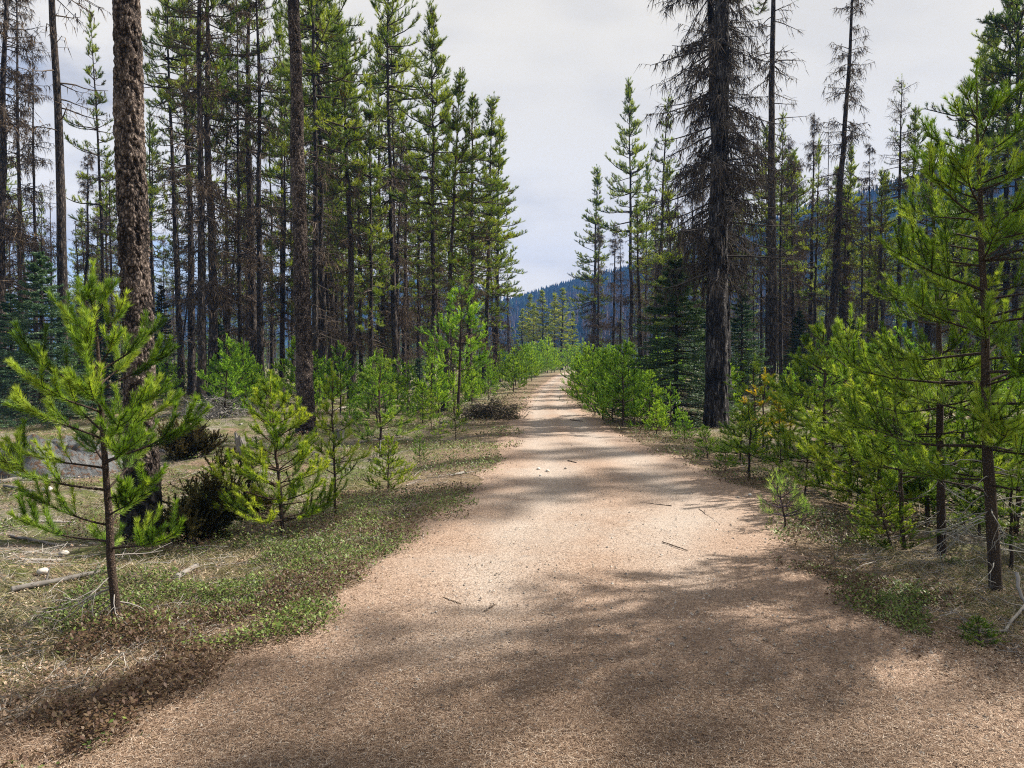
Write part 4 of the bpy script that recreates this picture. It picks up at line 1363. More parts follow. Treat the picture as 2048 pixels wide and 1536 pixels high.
Y_, O_, D_ = (1.15, 1.05, 0.9), (2.1, 1.15, 0.5), (0.75, 0.8, 0.85)
for a in (
        # left of the track, coming away from the viewer
        ('near3', 566, 1050, 549, 735, 'bushy bright sapling standing in rust-coloured litter left of the track', Y_, 1.15),
        ('near2', 673, 1020, 668, 728, 'thin upright sapling with a bare lower stem right of the bushy bright one', Y_, 1.0),
        ('near1', 760, 905, 763, 700, 'dark green sapling in front of the long clean pole', D_, 1.45),
        ('near3', 776, 970, 775, 858, 'knee-high light green sapling at the left verge', Y_, 1.3),
        ('far3', 840, 925, 838, 850, 'small dark seedling right of the knee-high sapling', D_, 1.0),
        ('near2', 880, 893, 880, 822, 'small thin sapling on the verge below the tall young pine', None, 1.2),
        ('near1', 912, 880, 909, 790, 'slim sapling near the brush heap', None, 1.0),
        ('near2', 862, 860, 860, 780, 'slim yellowish sapling left of the tall young pine', Y_, 1.2),
        ('tallyoung', 916, 835, 926, 556, 'tall dark young pine with spreading boughs before the outer trunks of the left stand', (1.0, 1.0, 0.9), 1.05),
        ('far3', 700, 860, 700, 790, 'small sapling behind the thin upright one', None, 1.3),
        ('far3', 640, 840, 642, 760, 'pale green sapling right of the second thickest trunk', Y_, 1.1),
        ('far1', 540, 805, 540, 745, 'low sapling behind the bushy bright one', None, 1.3),
        ('far3', 372, 870, 372, 812, 'tiny bright seedling left of the broken stump', Y_, 1.2),
        ('far3', 402, 872, 405, 826, 'tiny bright seedling nearer the broken stump', Y_, 1.2),
        ('far1', 310, 800, 305, 735, 'low green sapling in the gap right of the thick flaky trunk', None, 1.5),
        # right of the track, coming away from the viewer
        ('near1', 1500, 955, 1497, 800, 'blue-green sapling left of the yellowing one', D_, 1.5),
        ('near3', 1416, 915, 1405, 850, 'low soft seedling on the right verge below the massive larch', (0.9, 1, 1.1), 1.3),
        ('near3', 1480, 920, 1482, 812, 'pale tipped sapling in front of the massive larch', None, 1.4),
        ('near1', 1512, 890, 1511, 700, 'full green sapling close right of the massive larch', None, 1.5),
        ('near2', 1526, 905, 1534, 738, 'yellowing sapling with orange-gold tips', O_, 1.4),
        ('near2', 1556, 930, 1556, 800, 'yellow-green thin sapling beside the gold tipped one', (1.7, 1.1, 0.6), 1.3),
        ('near1', 1580, 905, 1581, 742, 'fresh green sapling right of the gold tipped one', Y_, 1.3),
        ('near3', 1648, 960, 1647, 655, 'large bright sapling with dark stem in the middle of the right thicket', None, 1.25),
        ('near1', 1702, 985, 1706, 620, 'tall thin sapling right of the large bright one', None, 1.1),
        ('near1', 1612, 990, 1613, 850, 'slender dark sapling in front of the large bright one', D_, 1.4),
        ('near3', 1760, 1015, 1757, 720, 'spreading sapling with shining needles left of the slender tall pine', Y_, 1.4),
        ('near2', 1810, 1090, 1792, 690, 'thin leaning stem with upswept boughs left of the slender tall pine', None, 1.3),
        ('near1', 1855, 1040, 1850, 760, 'bushy sapling between the thin leaning stem and the slender tall pine', D_, 1.5),
        ('near3', 1925, 1030, 1925, 700, 'dense sapling between the two tall young pines', D_, 1.4),
        ('near1', 2035, 1060, 2037, 760, 'dark sapling at the right edge behind the nearest pine', D_, 1.6),
        ('near3', 1786, 1090, 1745, 960, 'low leaning sapling reaching left over the right verge', Y_, 1.6),
        ('near1', 1690, 920, 1690, 790, 'short sapling behind the large bright one', None, 1.5),
        ('near2', 1665, 890, 1668, 730, 'thin grey-green sapling behind the large bright one', None, 1.5),
        ('near3', 1735, 905, 1735, 735, 'broad yellow-green sapling deep in the right thicket', Y_, 1.4),
        ('near1', 1800, 930, 1800, 740, 'sapling behind the thin leaning stem', None, 1.5),
        ('near2', 1900, 930, 1905, 720, 'sapling behind the slender tall pine', Y_, 1.6),
        ('near3', 1980, 950, 1980, 760, 'sapling behind the nearest right pine stem', None, 1.5),
        ('near3', 1870, 1010, 1868, 850, 'low bushy sapling at the foot of the slender tall pine', None, 1.6),
        ('near1', 1960, 1060, 1962, 900, 'low dark sapling left of the nearest right stem', D_, 1.6),
        ('near2', 2020, 1120, 2018, 880, 'low sapling behind the curved grey branch at the right edge', None, 1.6),
        ('near3', 1830, 985, 1828, 845, 'low sapling in the gap behind the thin leaning stem', Y_, 1.5),
        ('near3', 1715, 1010, 1716, 900, 'low light green sapling in front of the tall thin one', Y_, 1.5),
        ('near1', 1560, 960, 1560, 870, 'low grey-green sapling before the yellow-green thin one', None, 1.5),
        ('near3', 1450, 940, 1450, 885, 'ankle-high soft seedling at the track edge below the pale tipped one', (0.9, 1, 1.1), 1.4),
        ('near3', 1962, 1285, 1950, 1225, 'dark tuft-like seedling on the shaded ground at the lower right', D_, 2.0),
        ('seedling', 1570, 1056, 1560, 962, 'small pale blue-green seedling alone on the right shoulder of the track', (1.25, 1.3, 2.4), 1.0),
        ('seedling', 1602, 1052, 1606, 1000, 'tiniest pale seedling beside the lone one on the track shoulder', (1.25, 1.3, 2.4), 0.9),
        ('near2', 1542, 1058, 1540, 1030, 'tuft-sized yellowish seedling at the foot of the pale one', Y_, 1.0),
        ('far2', 1246, 852, 1248, 688, 'tallest bushy sapling of the right verge, long leader', None, 1.15),
        ('far1', 1300, 858, 1301, 742, 'cone-shaped sapling just right of the tallest verge sapling', Y_, 1.2),
        ('far3', 1341, 862, 1342, 764, 'club-topped sapling at the foot of the big dark spruce', None, 1.2),
        ('far4', 1313, 870, 1313, 800, 'light green low sapling before the cone-shaped one', Y_, 1.3),
        ('far4', 1370, 880, 1368, 815, 'low sapling right of the club-topped one', None, 1.4),
        ('far2', 1206, 838, 1207, 700, 'bushy sapling left of the tallest verge sapling', None, 1.15),
        ('far1', 1176, 815, 1178, 690, 'bushy sapling at the inner end of the right verge row', Y_, 1.1),
        ('far4', 1225, 842, 1223, 760, 'short bright sapling in front of the tallest verge sapling', Y_, 1.3),
        ('far2', 1155, 800, 1157, 712, 'sapling leaning over the bend at the end of the right verge row', None, 1.1),
        ('far1', 1190, 830, 1190, 755, 'low sapling at the track edge of the right verge row', None, 1.2),
        ('far4', 1268, 848, 1272, 758, 'low sapling squeezed between the tallest and the cone-shaped one', D_, 1.2)):
    sap(a[0], *a[1:6], color=a[6], wide=a[7])

# verge thickets running back along the track: alike, close and small
k4 = ['far1', 'far2', 'far3', 'far4']
for i in range(46):                                                  # left verge
    y = 19 + 75 * (i / 46.0) ** 1.15
    x = road_l(y) - RNG.uniform(0.7, 3.2) - (0.6 if y < 24 else 0)
    place(k4[i % 4], 'young_pine', (x, y, gzf(x, y)), RNG.uniform(1.0, 2.1) * (0.85 + y / 110), None, RNG.random() * 6.28, (RNG.normal(0, .03), 0), Y_ if i % 3 else None,
          'bright young pine in the thicket lining the left verge towards the bend', 'pine sapling', 'young pines along the far left verge', 1.1)
for i in range(40):                                                  # right verge
    y = 24 + 62 * (i / 40.0)
    x = road_r(y) + RNG.uniform(0.7, 3.4)
    place(k4[i % 4], 'young_pine', (x, y, gzf(x, y)), RNG.uniform(1.5, 2.5), None, RNG.random() * 6.28, (RNG.normal(0, .03), 0), None if i % 2 else Y_,
          'bright young pine in the thicket lining the right verge towards the bend', 'pine sapling', 'young pines along the far right verge', 1.1)
n_ = 0
while n_ < 26:                                                       # bend
    y = RNG.uniform(84, 112)
    x = RNG.uniform(2.0, 13.0)
    if off_road(x, y) < 0.8:
        continue
    n_ += 1
    place(k4[n_ % 4], 'young_pine', (x, y, gzf(x, y)), RNG.uniform(1.8, 4.2), None, RNG.random() * 6.28, (0, 0), Y_ if n_ % 2 else None,
          'bright young pine in the thicket closing the end of the track', 'pine sapling', 'young pines at the bend', 1.1)
n_ = 0
while n_ < 150:                                                       # scattered under the trees
    y = 20 + 42 * RNG.random() ** 1.2
    x = RNG.uniform(-0.75, 0.8) * y
    if off_road(x, y) < 3.5 or (x < 0 and y < 30 and -0.5 * y > x):
        continue
    n_ += 1
    l_ = x < road_l(y)
    place(k4[n_ % 4], 'young_pine', (x, y, gzf(x, y)), RNG.uniform(0.6, 2.4) * (1 if l_ else 1.2), None, RNG.random() * 6.28, (RNG.normal(0, .03), 0), None if n_ % 3 else Y_,
          'young pine scattered among the trunks of the %s stand' % ('left' if l_ else 'right'), 'pine sapling', 'young pines under the %s stand' % ('left' if l_ else 'right'), 1.15)

# ------------------------------------------------------------------ the woods beyond, which read as one mass
def distant_woods():
    rng = np.random.default_rng(77)
    n = 1500
    y = 95 + 260 * rng.random(n) ** 0.9
    x = rng.uniform(-0.85, 0.85, n) * y
    ok = (off_road(x, y) > 3) & ~((np.abs(x / y - 0.055) < 0.055) & (y < 118))
    x, y = x[ok], y[ok]
    n = len(x)
    h = rng.uniform(4.0, 11.5, n)
    gap = np.exp(-((x / y - 0.05) / 0.10) ** 2)
    h *= 1 - 0.35 * gap
    bare = rng.random(n) < 0.28
    mb = MB()
    P = np.stack([np.stack([x, y, 0 * x - 0.1], -1), np.stack([x, y, h * 0.5], -1), np.stack([x, y, h * 0.97], -1)], 1)
    tubes(mb, P, np.stack([0.10 + 0 * x, 0.08 + 0 * x, 0.02 + 0 * x], 1), 4, np.where(bare, 0.05, 0.14), 0)
    # tufts
    q = 62
    c0 = np.where(bare, 0.2, rng.uniform(0.05, 0.5, n))
    t = rng.random((n, q))
    zz = h[:, None] * (c0[:, None] + (1 - c0[:, None]) * t)
    L = h[:, None] * (0.03 + 0.13 * (1 - t) ** 0.8) * rng.uniform(0.4, 1.15, (n, q)) * np.where(bare, 0.7, 1)[:, None]
    a = rng.random((n, q)) * 6.28
    base = np.stack([x[:, None] + 0.25 * L * np.cos(a), y[:, None] + 0.25 * L * np.sin(a), zz], -1)
    tip = base + np.stack([L * np.cos(a), L * np.sin(a), L * rng.uniform(-0.15, 0.65, (n, q))], -1)
    wd = np.where(bare[:, None], 0.05, 0.34) * rng.uniform(0.5, 1.2, (n, q)) * (h[:, None] / 9)
    tn = np.where(bare[:, None], rng.uniform(0.04, 0.2, (n, q)), (0.56 + rng.normal(0, 0.10, (n, 1)) + rng.normal(0, 0.1, (n, q))).clip(0.25, 1))
    blades(mb, base.reshape(-1, 3), tip.reshape(-1, 3), wd.ravel(), rng, tn.ravel())
    tag(mb.obj('distant_woods', [M_WOODS]), 'far pine woods beyond the trunks reading as one mass', kind='stuff')
    # low young growth between
    n = 1500
    y = 55 + 190 * rng.random(n) ** 1.2
    x = rng.uniform(-0.85, 0.85, n) * y
    ok = (off_road(x, y) > 2.5)
    x, y = x[ok], y[ok]
    n = len(x)
    h = rng.uniform(0.7, 2.8, n)
    q = 44
    t = rng.random((n, q))
    L = h[:, None] * (0.10 + 0.24 * (1 - t)) * rng.uniform(0.5, 1.1, (n, q))
    a = rng.random((n, q)) * 6.28
    base = np.stack([x[:, None] + 0.1 * L * np.cos(a), y[:, None] + 0.1 * L * np.sin(a), h[:, None] * (0.05 + 0.85 * t)], -1)
    tip = base + np.stack([L * np.cos(a), L * np.sin(a), L * rng.uniform(0.15, 1.0, (n, q))], -1)
    mb = MB()
    blades(mb, base.reshape(-1, 3), tip.reshape(-1, 3), 0.09 * rng.uniform(0.6, 1.3, n * q), rng, (0.62 + np.repeat(rng.normal(0, 0.1, n), q) + rng.normal(0, 0.1, n * q)).clip(0.25, 1))
    tag(mb.obj('undergrowth', [M_WOODS]), 'low green young growth on the far forest floor', kind='stuff')


distant_woods()

# ------------------------------------------------------------------ bushes, heaps, rock, stump, logs
def juniper(bx, by, wpx, hpx, label, seed, color=None, name='juniper_bush'):
    B = at(bx, by)
    R, H = wpx * 0.5 / FPX * B.y, hpx / FPX * B.y
    rng = np.random.default_rng(seed)
    root = empty(name, (B.x, B.y, gzf(B.x, B.y) - 0.02))
    n = 46
    a = rng.random(n) * 6.28
    e = rng.uniform(0.15, 1.35, n)
    d = np.stack([np.cos(a) * np.cos(e), np.sin(a) * np.cos(e), np.sin(e)], -1)
    ln = np.where(e < 0.8, R * 1.1, H * 1.05) * rng.uniform(0.6, 1.1, n)
    Q = grow(rng, np.stack([rng.normal(0, R * 0.12, n), rng.normal(0, R * 0.12, n), np.zeros(n)], -1), d, ln, 0.35, 7, 0.12)
    wd, nd = MB(), MB()
    tubes(wd, Q, (0.004 + 0.012 * ln)[:, None] * np.linspace(1, 0.25, 7)[None], 4, 0.35)
    ns = 18
    B0, T = sample_poly(Q, rng.uniform(0.3, 1.0, (n, ns)))
    q2 = grow(rng, B0.reshape(-1, 3), norm(T * 0.7 + perp(T, rng) * 0.8 + np.array([0, 0, 0.3])).reshape(-1, 3), rng.uniform(0.08, 0.22, n * ns), 0.4, 4, 0.12)
    tubes(wd, q2, np.full((n * ns, 4), 0.002), 3, 0.4)
    tn = 0.42 + np.repeat(rng.normal(0, 0.14, n), ns) + rng.normal(0, 0.09, n * ns) + 0.3 * (q2[:, -1, 2] / H - 0.5)
    needles(nd, q2, 90, 0.03, 0.009, rng, (0.5, 1.2), 0.0, tn.clip(0, 1))
    wd.obj('stem', [M_TWIG], root)
    f = nd.obj('foliage', [M_JUNIPER], root)
    if color:
        f.color = (*color, 1)
    tag(root, label, 'bush')


juniper(408, 1048, 190, 155, 'dark juniper bush between the charred trunk base and the bushy bright sapling', 51)
juniper(378, 915, 130, 70, 'low brownish juniper behind the dark one, left of the broken stump', 52, (1.2, 1.0, 0.9))
juniper(505, 1000, 60, 40, 'small dark juniper clump at the foot of the bushy bright sapling', 53)


def brush_heap(bx, by, wpx, hpx, label, seed, mats, green, name='brush_heap', n=260, tone=(0.1, 0.7)):
    B = at(bx, by)
    R, H = wpx * 0.5 / FPX * B.y, hpx / FPX * B.y
    rng = np.random.default_rng(seed)
    root = empty(name, (B.x, B.y, gzf(B.x, B.y) - 0.02))
    a = rng.random(n) * 6.28
    rr = R * np.sqrt(rng.random(n)) * 0.8
    z = H * (1 - (rr / R) ** 2) * rng.random(n)
    st = np.stack([rr * np.cos(a), rr * np.sin(a) * 0.8, z], -1)
    a2 = rng.random(n) * 6.28
    d = np.stack([np.cos(a2), np.sin(a2), rng.normal(0.05, 0.3, n)], -1)
    Q = grow(rng, st, d, rng.uniform(0.4, 1.1, n) * R * 0.75, -0.5, 6, 0.16)
    Q[..., 2] = np.maximum(Q[..., 2], 0.01)
    mb = MB()
    tubes(mb, Q, rng.uniform(0.005, 0.016, n)[:, None] * np.linspace(1, 0.4, 6)[None], 4, rng.uniform(*tone, n))
    B0, T = sample_poly(Q, rng.uniform(0.2, 1, (n, 4)))
    q2 = grow(rng, B0.reshape(-1, 3), norm(T + perp(T, rng)).reshape(-1, 3), rng.uniform(0.15, 0.4, n * 4), -0.3, 4, 0.15)
    tubes(mb, q2, np.full((n * 4, 4), 0.004), 3, rng.uniform(*tone, n * 4))
    mb.obj('branch', [mats[0]], root)['kind'] = 'stuff'
    if green:
        nd = MB()
        needles(nd, q2, 22, 0.06, 0.007, rng, (0.4, 1.0), 0.0, rng.uniform(0.1, 0.6, n * 4))
        f = nd.obj('needles', [mats[1]], root)
    tag(root, label, 'brush pile')


brush_heap(975, 836, 125, 42, 'dark heap of cut pine branches at the left edge of the track', 61, [M_TWIG, M_JUNIPER], True, n=170)
brush_heap(432, 838, 170, 46, 'pale slash pile of bare grey branches under the trunks of the left stand', 62, [M_DEADWOOD], False, n=200, tone=(0.15, 0.9))


def log(p0, p1, r0, r1, label, name='fallen_log', mat=None, tint=0.6, sides=9, seed=0, twigs=0, cat='log'):
    rng = np.random.default_rng(seed)
    a, b = np.array(p0, float), np.array(p1, float)
    n = 12
    t = np.linspace(0, 1, n)[:, None]
    L = np.linalg.norm(b - a)
    Pw = a + (b - a) * t + rng.normal(0, 0.007 * L, (n, 3)) * np.array([1, 1, 0.3])
    o0 = Pw[0].copy()
    mb = MB()
    R = np.linspace(r0, r1, n) * (1 + rng.normal(0, 0.08, n))
    tubes(mb, (Pw - o0)[None], R[None], sides, tint)
    # sawn or broken butt
    mb.add(np.concatenate([mb.V[0][:sides], mb.V[0][:sides].mean(0, keepdims=True)]), np.stack([np.arange(sides), np.full(sides, sides), (np.arange(sides) + 1) % sides], -1), 0.85)
    if twigs:
        B0, T = sample_poly((Pw - o0)[None], rng.uniform(0.15, 0.95, (1, twigs)))
        q = grow(rng, B0[0], T[0] + perp(T[0], rng), rng.uniform(0.1, 0.3, twigs) * L * 0.6, 0.2, 4, 0.15)
        tubes(mb, q, np.full((twigs, 1), r1 * 0.6) * np.array([[1, .8, .6, .3]]), 4, tint)
    o = mb.obj(name, [mat or M_DEADWOOD])
    o.location = o0
    tag(o, label, cat)
    return o


def glog(x0, y0, x1, y1, w, label, **kw):
    if kw.get('cat') == 'twig':
        w *= 0.62
        kw['tint'] = 0.25 + 0.75 * kw['tint']
    else:
        kw['tint'] = kw['tint'] * 0.62
    A, Bq = at(x0, y0), at(x1, y1)
    r0, r1 = w * 0.5 / FPX * A.y, w * 0.36 / FPX * Bq.y
    log((A.x, A.y, gzf(A.x, A.y) + r0 * 0.45), (Bq.x, Bq.y, gzf(Bq.x, Bq.y) + r1 * 0.5), r0, r1, label, **kw)


glog(22, 1172, 232, 1132, 13, 'long grey weathered log lying behind the nearest left sapling', tint=0.45, seed=1, twigs=5)
glog(40, 1118, 120, 1098, 8, 'short pale log above the long grey one', tint=0.7, seed=2)
glog(352, 1152, 394, 1124, 12, 'short bleached log in the low leaves right of the nearest left sapling', tint=0.6, seed=3)
glog(0, 970, 75, 958, 10, 'grey log by the boulder at the left edge', tint=0.45, seed=4, twigs=3)
glog(10, 985, 70, 1000, 6, 'thin brown pole in front of the boulder log', tint=0.3, seed=5)
glog(600, 780, 662, 781, 5, 'long white log lying among the far trunks of the left stand', tint=0.95, seed=6)
glog(676, 783, 780, 781, 5, 'white fallen trunk continuing right behind the shaggy-stemmed pine', tint=0.95, seed=7)
glog(478, 828, 510, 829, 5, 'short white log right of the slash pile', tint=0.9, seed=8)
glog(838, 790, 880, 787, 4, 'pale crooked stick on the ground left of the tall young pine', tint=0.85, seed=9, twigs=2)
glog(800, 812, 850, 816, 4, 'dark stick lying before the small blue-green spruce', tint=0.1, seed=10)
glog(520, 940, 560, 936, 9, 'bleached wood chunk beside the dark juniper', tint=0.65, seed=11)
glog(930, 945, 900, 950, 5, 'small bleached stick at the left edge of the track', tint=0.95, seed=12)
glog(2048, 850, 1985, 853, 6, 'pale log behind the saplings at the right edge', tint=0.85, seed=13)
glog(700, 925, 660, 918, 5, 'thin grey stick in the leaves behind the thin upright sapling', tint=0.5, seed=14)
glog(740, 848, 690, 842, 4, 'slim grey stick across the mossy floor of the left stand', tint=0.6, seed=15)
glog(60, 1040, 150, 1030, 7, 'tan strip of fallen wood left of the nearest sapling', tint=0.8, seed=16)

for i, (x0, y0, x1, y1, w, t_, lab) in enumerate((
        (330, 905, 250, 890, 6, 0.8, 'grey pole half hidden behind the charred trunk base'),
        (440, 880, 530, 870, 5, 0.7, 'thin grey deadfall passing behind the broken stump'),
        (560, 832, 480, 846, 5, 0.9, 'pale deadfall stem running out of the slash pile towards the second thickest trunk'),
        (345, 842, 300, 830, 5, 0.8, 'grey stem end sticking out left of the slash pile'),
        (640, 900, 590, 888, 5, 0.5, 'dark mossy stick behind the bushy bright sapling'),
        (720, 880, 800, 872, 4, 0.7, 'thin pale deadfall behind the dark green sapling'),
        (700, 815, 640, 822, 4, 0.8, 'grey deadfall at the foot of the shaggy-stemmed pine'),
        (880, 840, 935, 848, 4, 0.7, 'grey stick beside the brush heap'),
        (150, 905, 240, 925, 6, 0.6, 'grey deadfall leaning on the boulder edge'),
        (20, 1065, 130, 1075, 6, 0.5, 'brown rotten stick in the grass near the left edge'),
        (430, 1120, 520, 1108, 3, 0.7, 'slender grey stick in the leaves between the two bright saplings'),
        (600, 1060, 700, 1040, 2.5, 0.8, 'thin pale stick on the rust litter right of the bushy bright sapling'))):
    glog(x0, y0, x1, y1, w, lab, tint=t_, seed=90 + i, twigs=3)

# twigs lying on the track
TW = dict(name='fallen_twig', mat=M_TWIG, cat='twig', sides=6)
glog(886, 1196, 921, 1208, 6, 'curved dark twig in the middle of the track near the viewer', tint=0.2, seed=21, twigs=4, **TW)
glog(1281, 1006, 1342, 1012, 4, 'straight dark twig on the right half of the track', tint=0.15, seed=22, twigs=4, **TW)
glog(1325, 1084, 1374, 1101, 4, 'slanting dark twig right of the middle of the track', tint=0.15, seed=23, twigs=3, **TW)
glog(1136, 922, 1153, 926, 5, 'stubby dark twig by the pale pebbles', tint=0.1, seed=24, **TW)
glog(968, 1224, 990, 1210, 6, 'knotted clump of twig left of the short straight one', tint=0.1, seed=25, twigs=6, **TW)
glog(1044, 1243, 1072, 1240, 4, 'short straight twig right of the knotted clump', tint=0.15, seed=26, twigs=2, **TW)
glog(1140, 840, 1165, 843, 4, 'forked twig lying across the far part of the track', tint=0.3, seed=27, twigs=4, **TW)
glog(1575, 1309, 1634, 1305, 5, 'dark stick on the shaded litter at the lower right', tint=0.2, seed=28, twigs=1, **TW)
glog(1398, 1018, 1440, 1050, 3, 'thin brown twig by the right edge of the track', tint=0.5, seed=29, twigs=3, **TW)
glog(997, 1447, 1022, 1424, 4, 'small slanting twig in the shaded litter at the bottom', tint=0.1, seed=30, twigs=3, **TW)
glog(1955, 1391, 1972, 1387, 6, 'pale short stick at the lower right corner', tint=0.95, seed=31, **TW)
glog(1100, 1322, 1150, 1318, 4, 'dark stick half sunk in the litter below the lit patch', tint=0.1, seed=32, **TW)
glog(1000, 1405, 1060, 1402, 3, 'long faint twig in the bottom litter', tint=0.2, seed=33, twigs=2, **TW)
glog(250, 1362, 330, 1322, 2.2, 'straw-pale stalk lying over the brown leaves at the lower left', tint=1.0, seed=34, **TW)


def curved_branch(pts, r, label, seed):
    rng = np.random.default_rng(seed)
    Q = np.array(pts, float)
    o0 = Q[0].copy()
    t = np.linspace(0, 1, 14)
    s_ = np.linspace(0, 1, len(Q))
    P = np.stack([np.interp(t, s_, Q[:, c] - o0[c]) for c in range(3)], -1) + rng.normal(0, 0.004, (14, 3))
    mb = MB()
    tubes(mb, P[None], (r * np.linspace(1, 0.4, 14))[None], 7, 0.5)
    B0, T = sample_poly(P[None], rng.uniform(0.3, 0.95, (1, 7)))
    q = grow(rng, B0[0], T[0] + perp(T[0], rng) * 0.9, rng.uniform(0.1, 0.3, 7), -0.3, 5, 0.18)
    tubes(mb, q, r * 0.35 * np.array([[1, .8, .6, .4, .25]]) * np.ones((7, 1)), 4, 0.5)
    o = mb.obj('fallen_branch', [M_DEADWOOD])
    o.location = o0
    tag(o, label, 'branch')


a_, b_ = at(2036, 1215), at(1985, 1266)
curved_branch([(a_.x + 0.02, a_.y + 0.05, 0.22), (a_.x, a_.y, 0.13), (a_.x - 0.01, a_.y - 0.08, 0.05), (b_.x + 0.06, b_.y - 0.02, 0.025), (b_.x, b_.y, 0.02), (b_.x - 0.12, b_.y + 0.01, 0.012)], 0.013, 'curved grey dead branch arching down at the right edge near the viewer', 4)


def stone(bx, by, w, label, seed, tint=0.6, name='pebble'):
    B = at(bx, by)
    r = w * 0.5 / FPX * B.y
    rng = np.random.default_rng(seed)
    th = np.linspace(0.12, np.pi - 0.12, 6)
    k = 9
    a = np.arange(k) * 2 * np.pi / k
    V = np.stack([np.sin(th)[:, None] * np.cos(a), np.sin(th)[:, None] * np.sin(a), np.cos(th)[:, None] + 0 * a], -1)
    V *= (1 + rng.normal(0, 0.10, V.shape[:2]))[..., None] * np.array([1, 0.75, 0.55]) * r
    V = V.reshape(-1, 3)
    i = np.arange(5)[:, None] * k
    j = np.arange(k)[None, :]
    F = np.stack([i + j, i + k + j, i + k + (j + 1) % k, i + (j + 1) % k], -1).reshape(-1, 4)
    V = np.concatenate([V, [[0, 0, V[:k, 2].mean()], [0, 0, V[-k:, 2].mean()]]])
    mb = MB()
    mb.add(V, F, tint, 0, True)
    cap = np.concatenate([np.stack([np.full(k, 6 * k), np.arange(k), (np.arange(k) + 1) % k], -1), np.stack([np.full(k, 6 * k + 1), 5 * k + (np.arange(k) + 1) % k, 5 * k + np.arange(k)], -1)])
    mb.add(V, cap, tint, 0, True)
    o = mb.obj(name, [M_STONE])
    o.location = (B.x, B.y, gzf(B.x, B.y) + r * 0.35)
    o.rotation_euler = (0, 0, rng.random() * 6)
    tag(o, label, 'stone')


stone(1077, 939, 9, 'pale pebble, left one of the small group on the far track', 71, 1.0)
stone(1095, 943, 10, 'white pebble in the middle of the small group on the track', 72, 1.0)
stone(1081, 952, 7, 'smallest pale pebble below the others of the group on the track', 73, 0.9)
stone(1131, 938, 8, 'grey pebble right of the pale group', 74, 0.4)
stone(1476, 997, 10, 'dark grey stone at the right shoulder of the track', 75, 0.2)
stone(1500, 991, 9, 'white stone at the right shoulder beside the dark grey one', 76, 1.0)
stone(1068, 1478, 11, 'bluish grey pebble in the bottom litter', 77, 0.6)
stone(1686, 1408, 20, 'flat grey stone in the shaded litter at the lower right', 78, 0.55)
stone(86, 1142, 24, 'whitish stone beside the long grey log', 79, 0.8)
stone(128, 1088, 20, 'grey stone left of the nearest sapling stem', 80, 0.7)
stone(95, 998, 22, 'pale rock in the moss before the boulder', 81, 0.85)
stone(320, 992, 17, 'whitish burl at the charred trunk base', 82, 0.95, 'stone')
stone(845, 1500, 12, 'light chip-like stone near the bottom edge', 83, 0.95)
stone(1345, 1290, 12, 'pale chip-like stone in the middle of the shaded litter', 84, 0.9)


def boulder():
    B = at(95, 945)
    rng = np.random.default_rng(5)
    nu, nv = 110, 60
    u = np.linspace(0, 2 * np.pi, nu, endpoint=False)
    v = np.linspace(0.02, 1, nv)
    Uu, Vv = np.meshgrid(u, v)
    R = Vv ** 0.8
    sx, sy, hz = 1.15, 0.9, 0.62
    X, Y = np.cos(Uu) * R * sx, np.sin(Uu) * R * sy
    Z = hz * (1 - Vv ** 2.6) + 0.18 * X / sx
    nse = fbm(X * 2.2 + 9, Y * 2.2, 4, 4) - 0.5
    X = X * (1 + 0.35 * (fbm(np.cos(Uu) * 1.5 + 4, np.sin(Uu) * 1.5, 6, 3) - 0.5))
    Z = Z + nse * 0.55 * (1 - Vv ** 3) - 0.16 * np.exp(-((Y + 0.25 * X + 0.1) / 0.05) ** 2) * (1 - Vv) - 0.10 * np.exp(-((X - 0.35) / 0.04) ** 2) * (1 - Vv) + 0.10 * np.abs(fbm(X * 5, Y * 5, 8, 3) - 0.5) - 0.12
    V = np.stack([X, Y, Z], -1).reshape(-1, 3)
    i = np.arange(nv - 1)[:, None] * nu
    j = np.arange(nu)[None, :]
    F = np.stack([i + j, i + nu + j, i + nu + (j + 1) % nu, i + (j + 1) % nu], -1).reshape(-1, 4)
    mb = MB()
    mb.add(V, F, 0.5, 0, True)
    mb.add(V[:nu], np.stack([np.zeros(nu - 2, int), np.arange(1, nu - 1), np.arange(2, nu)], -1), 0.5)
    o = mb.obj('boulder', [M_ROCK])
    o.location = (B.x, B.y, gzf(B.x, B.y) - 0.05)
    tag(o, 'broad grey boulder strewn with brown needles behind the nearest left sapling', 'boulder')


boulder()


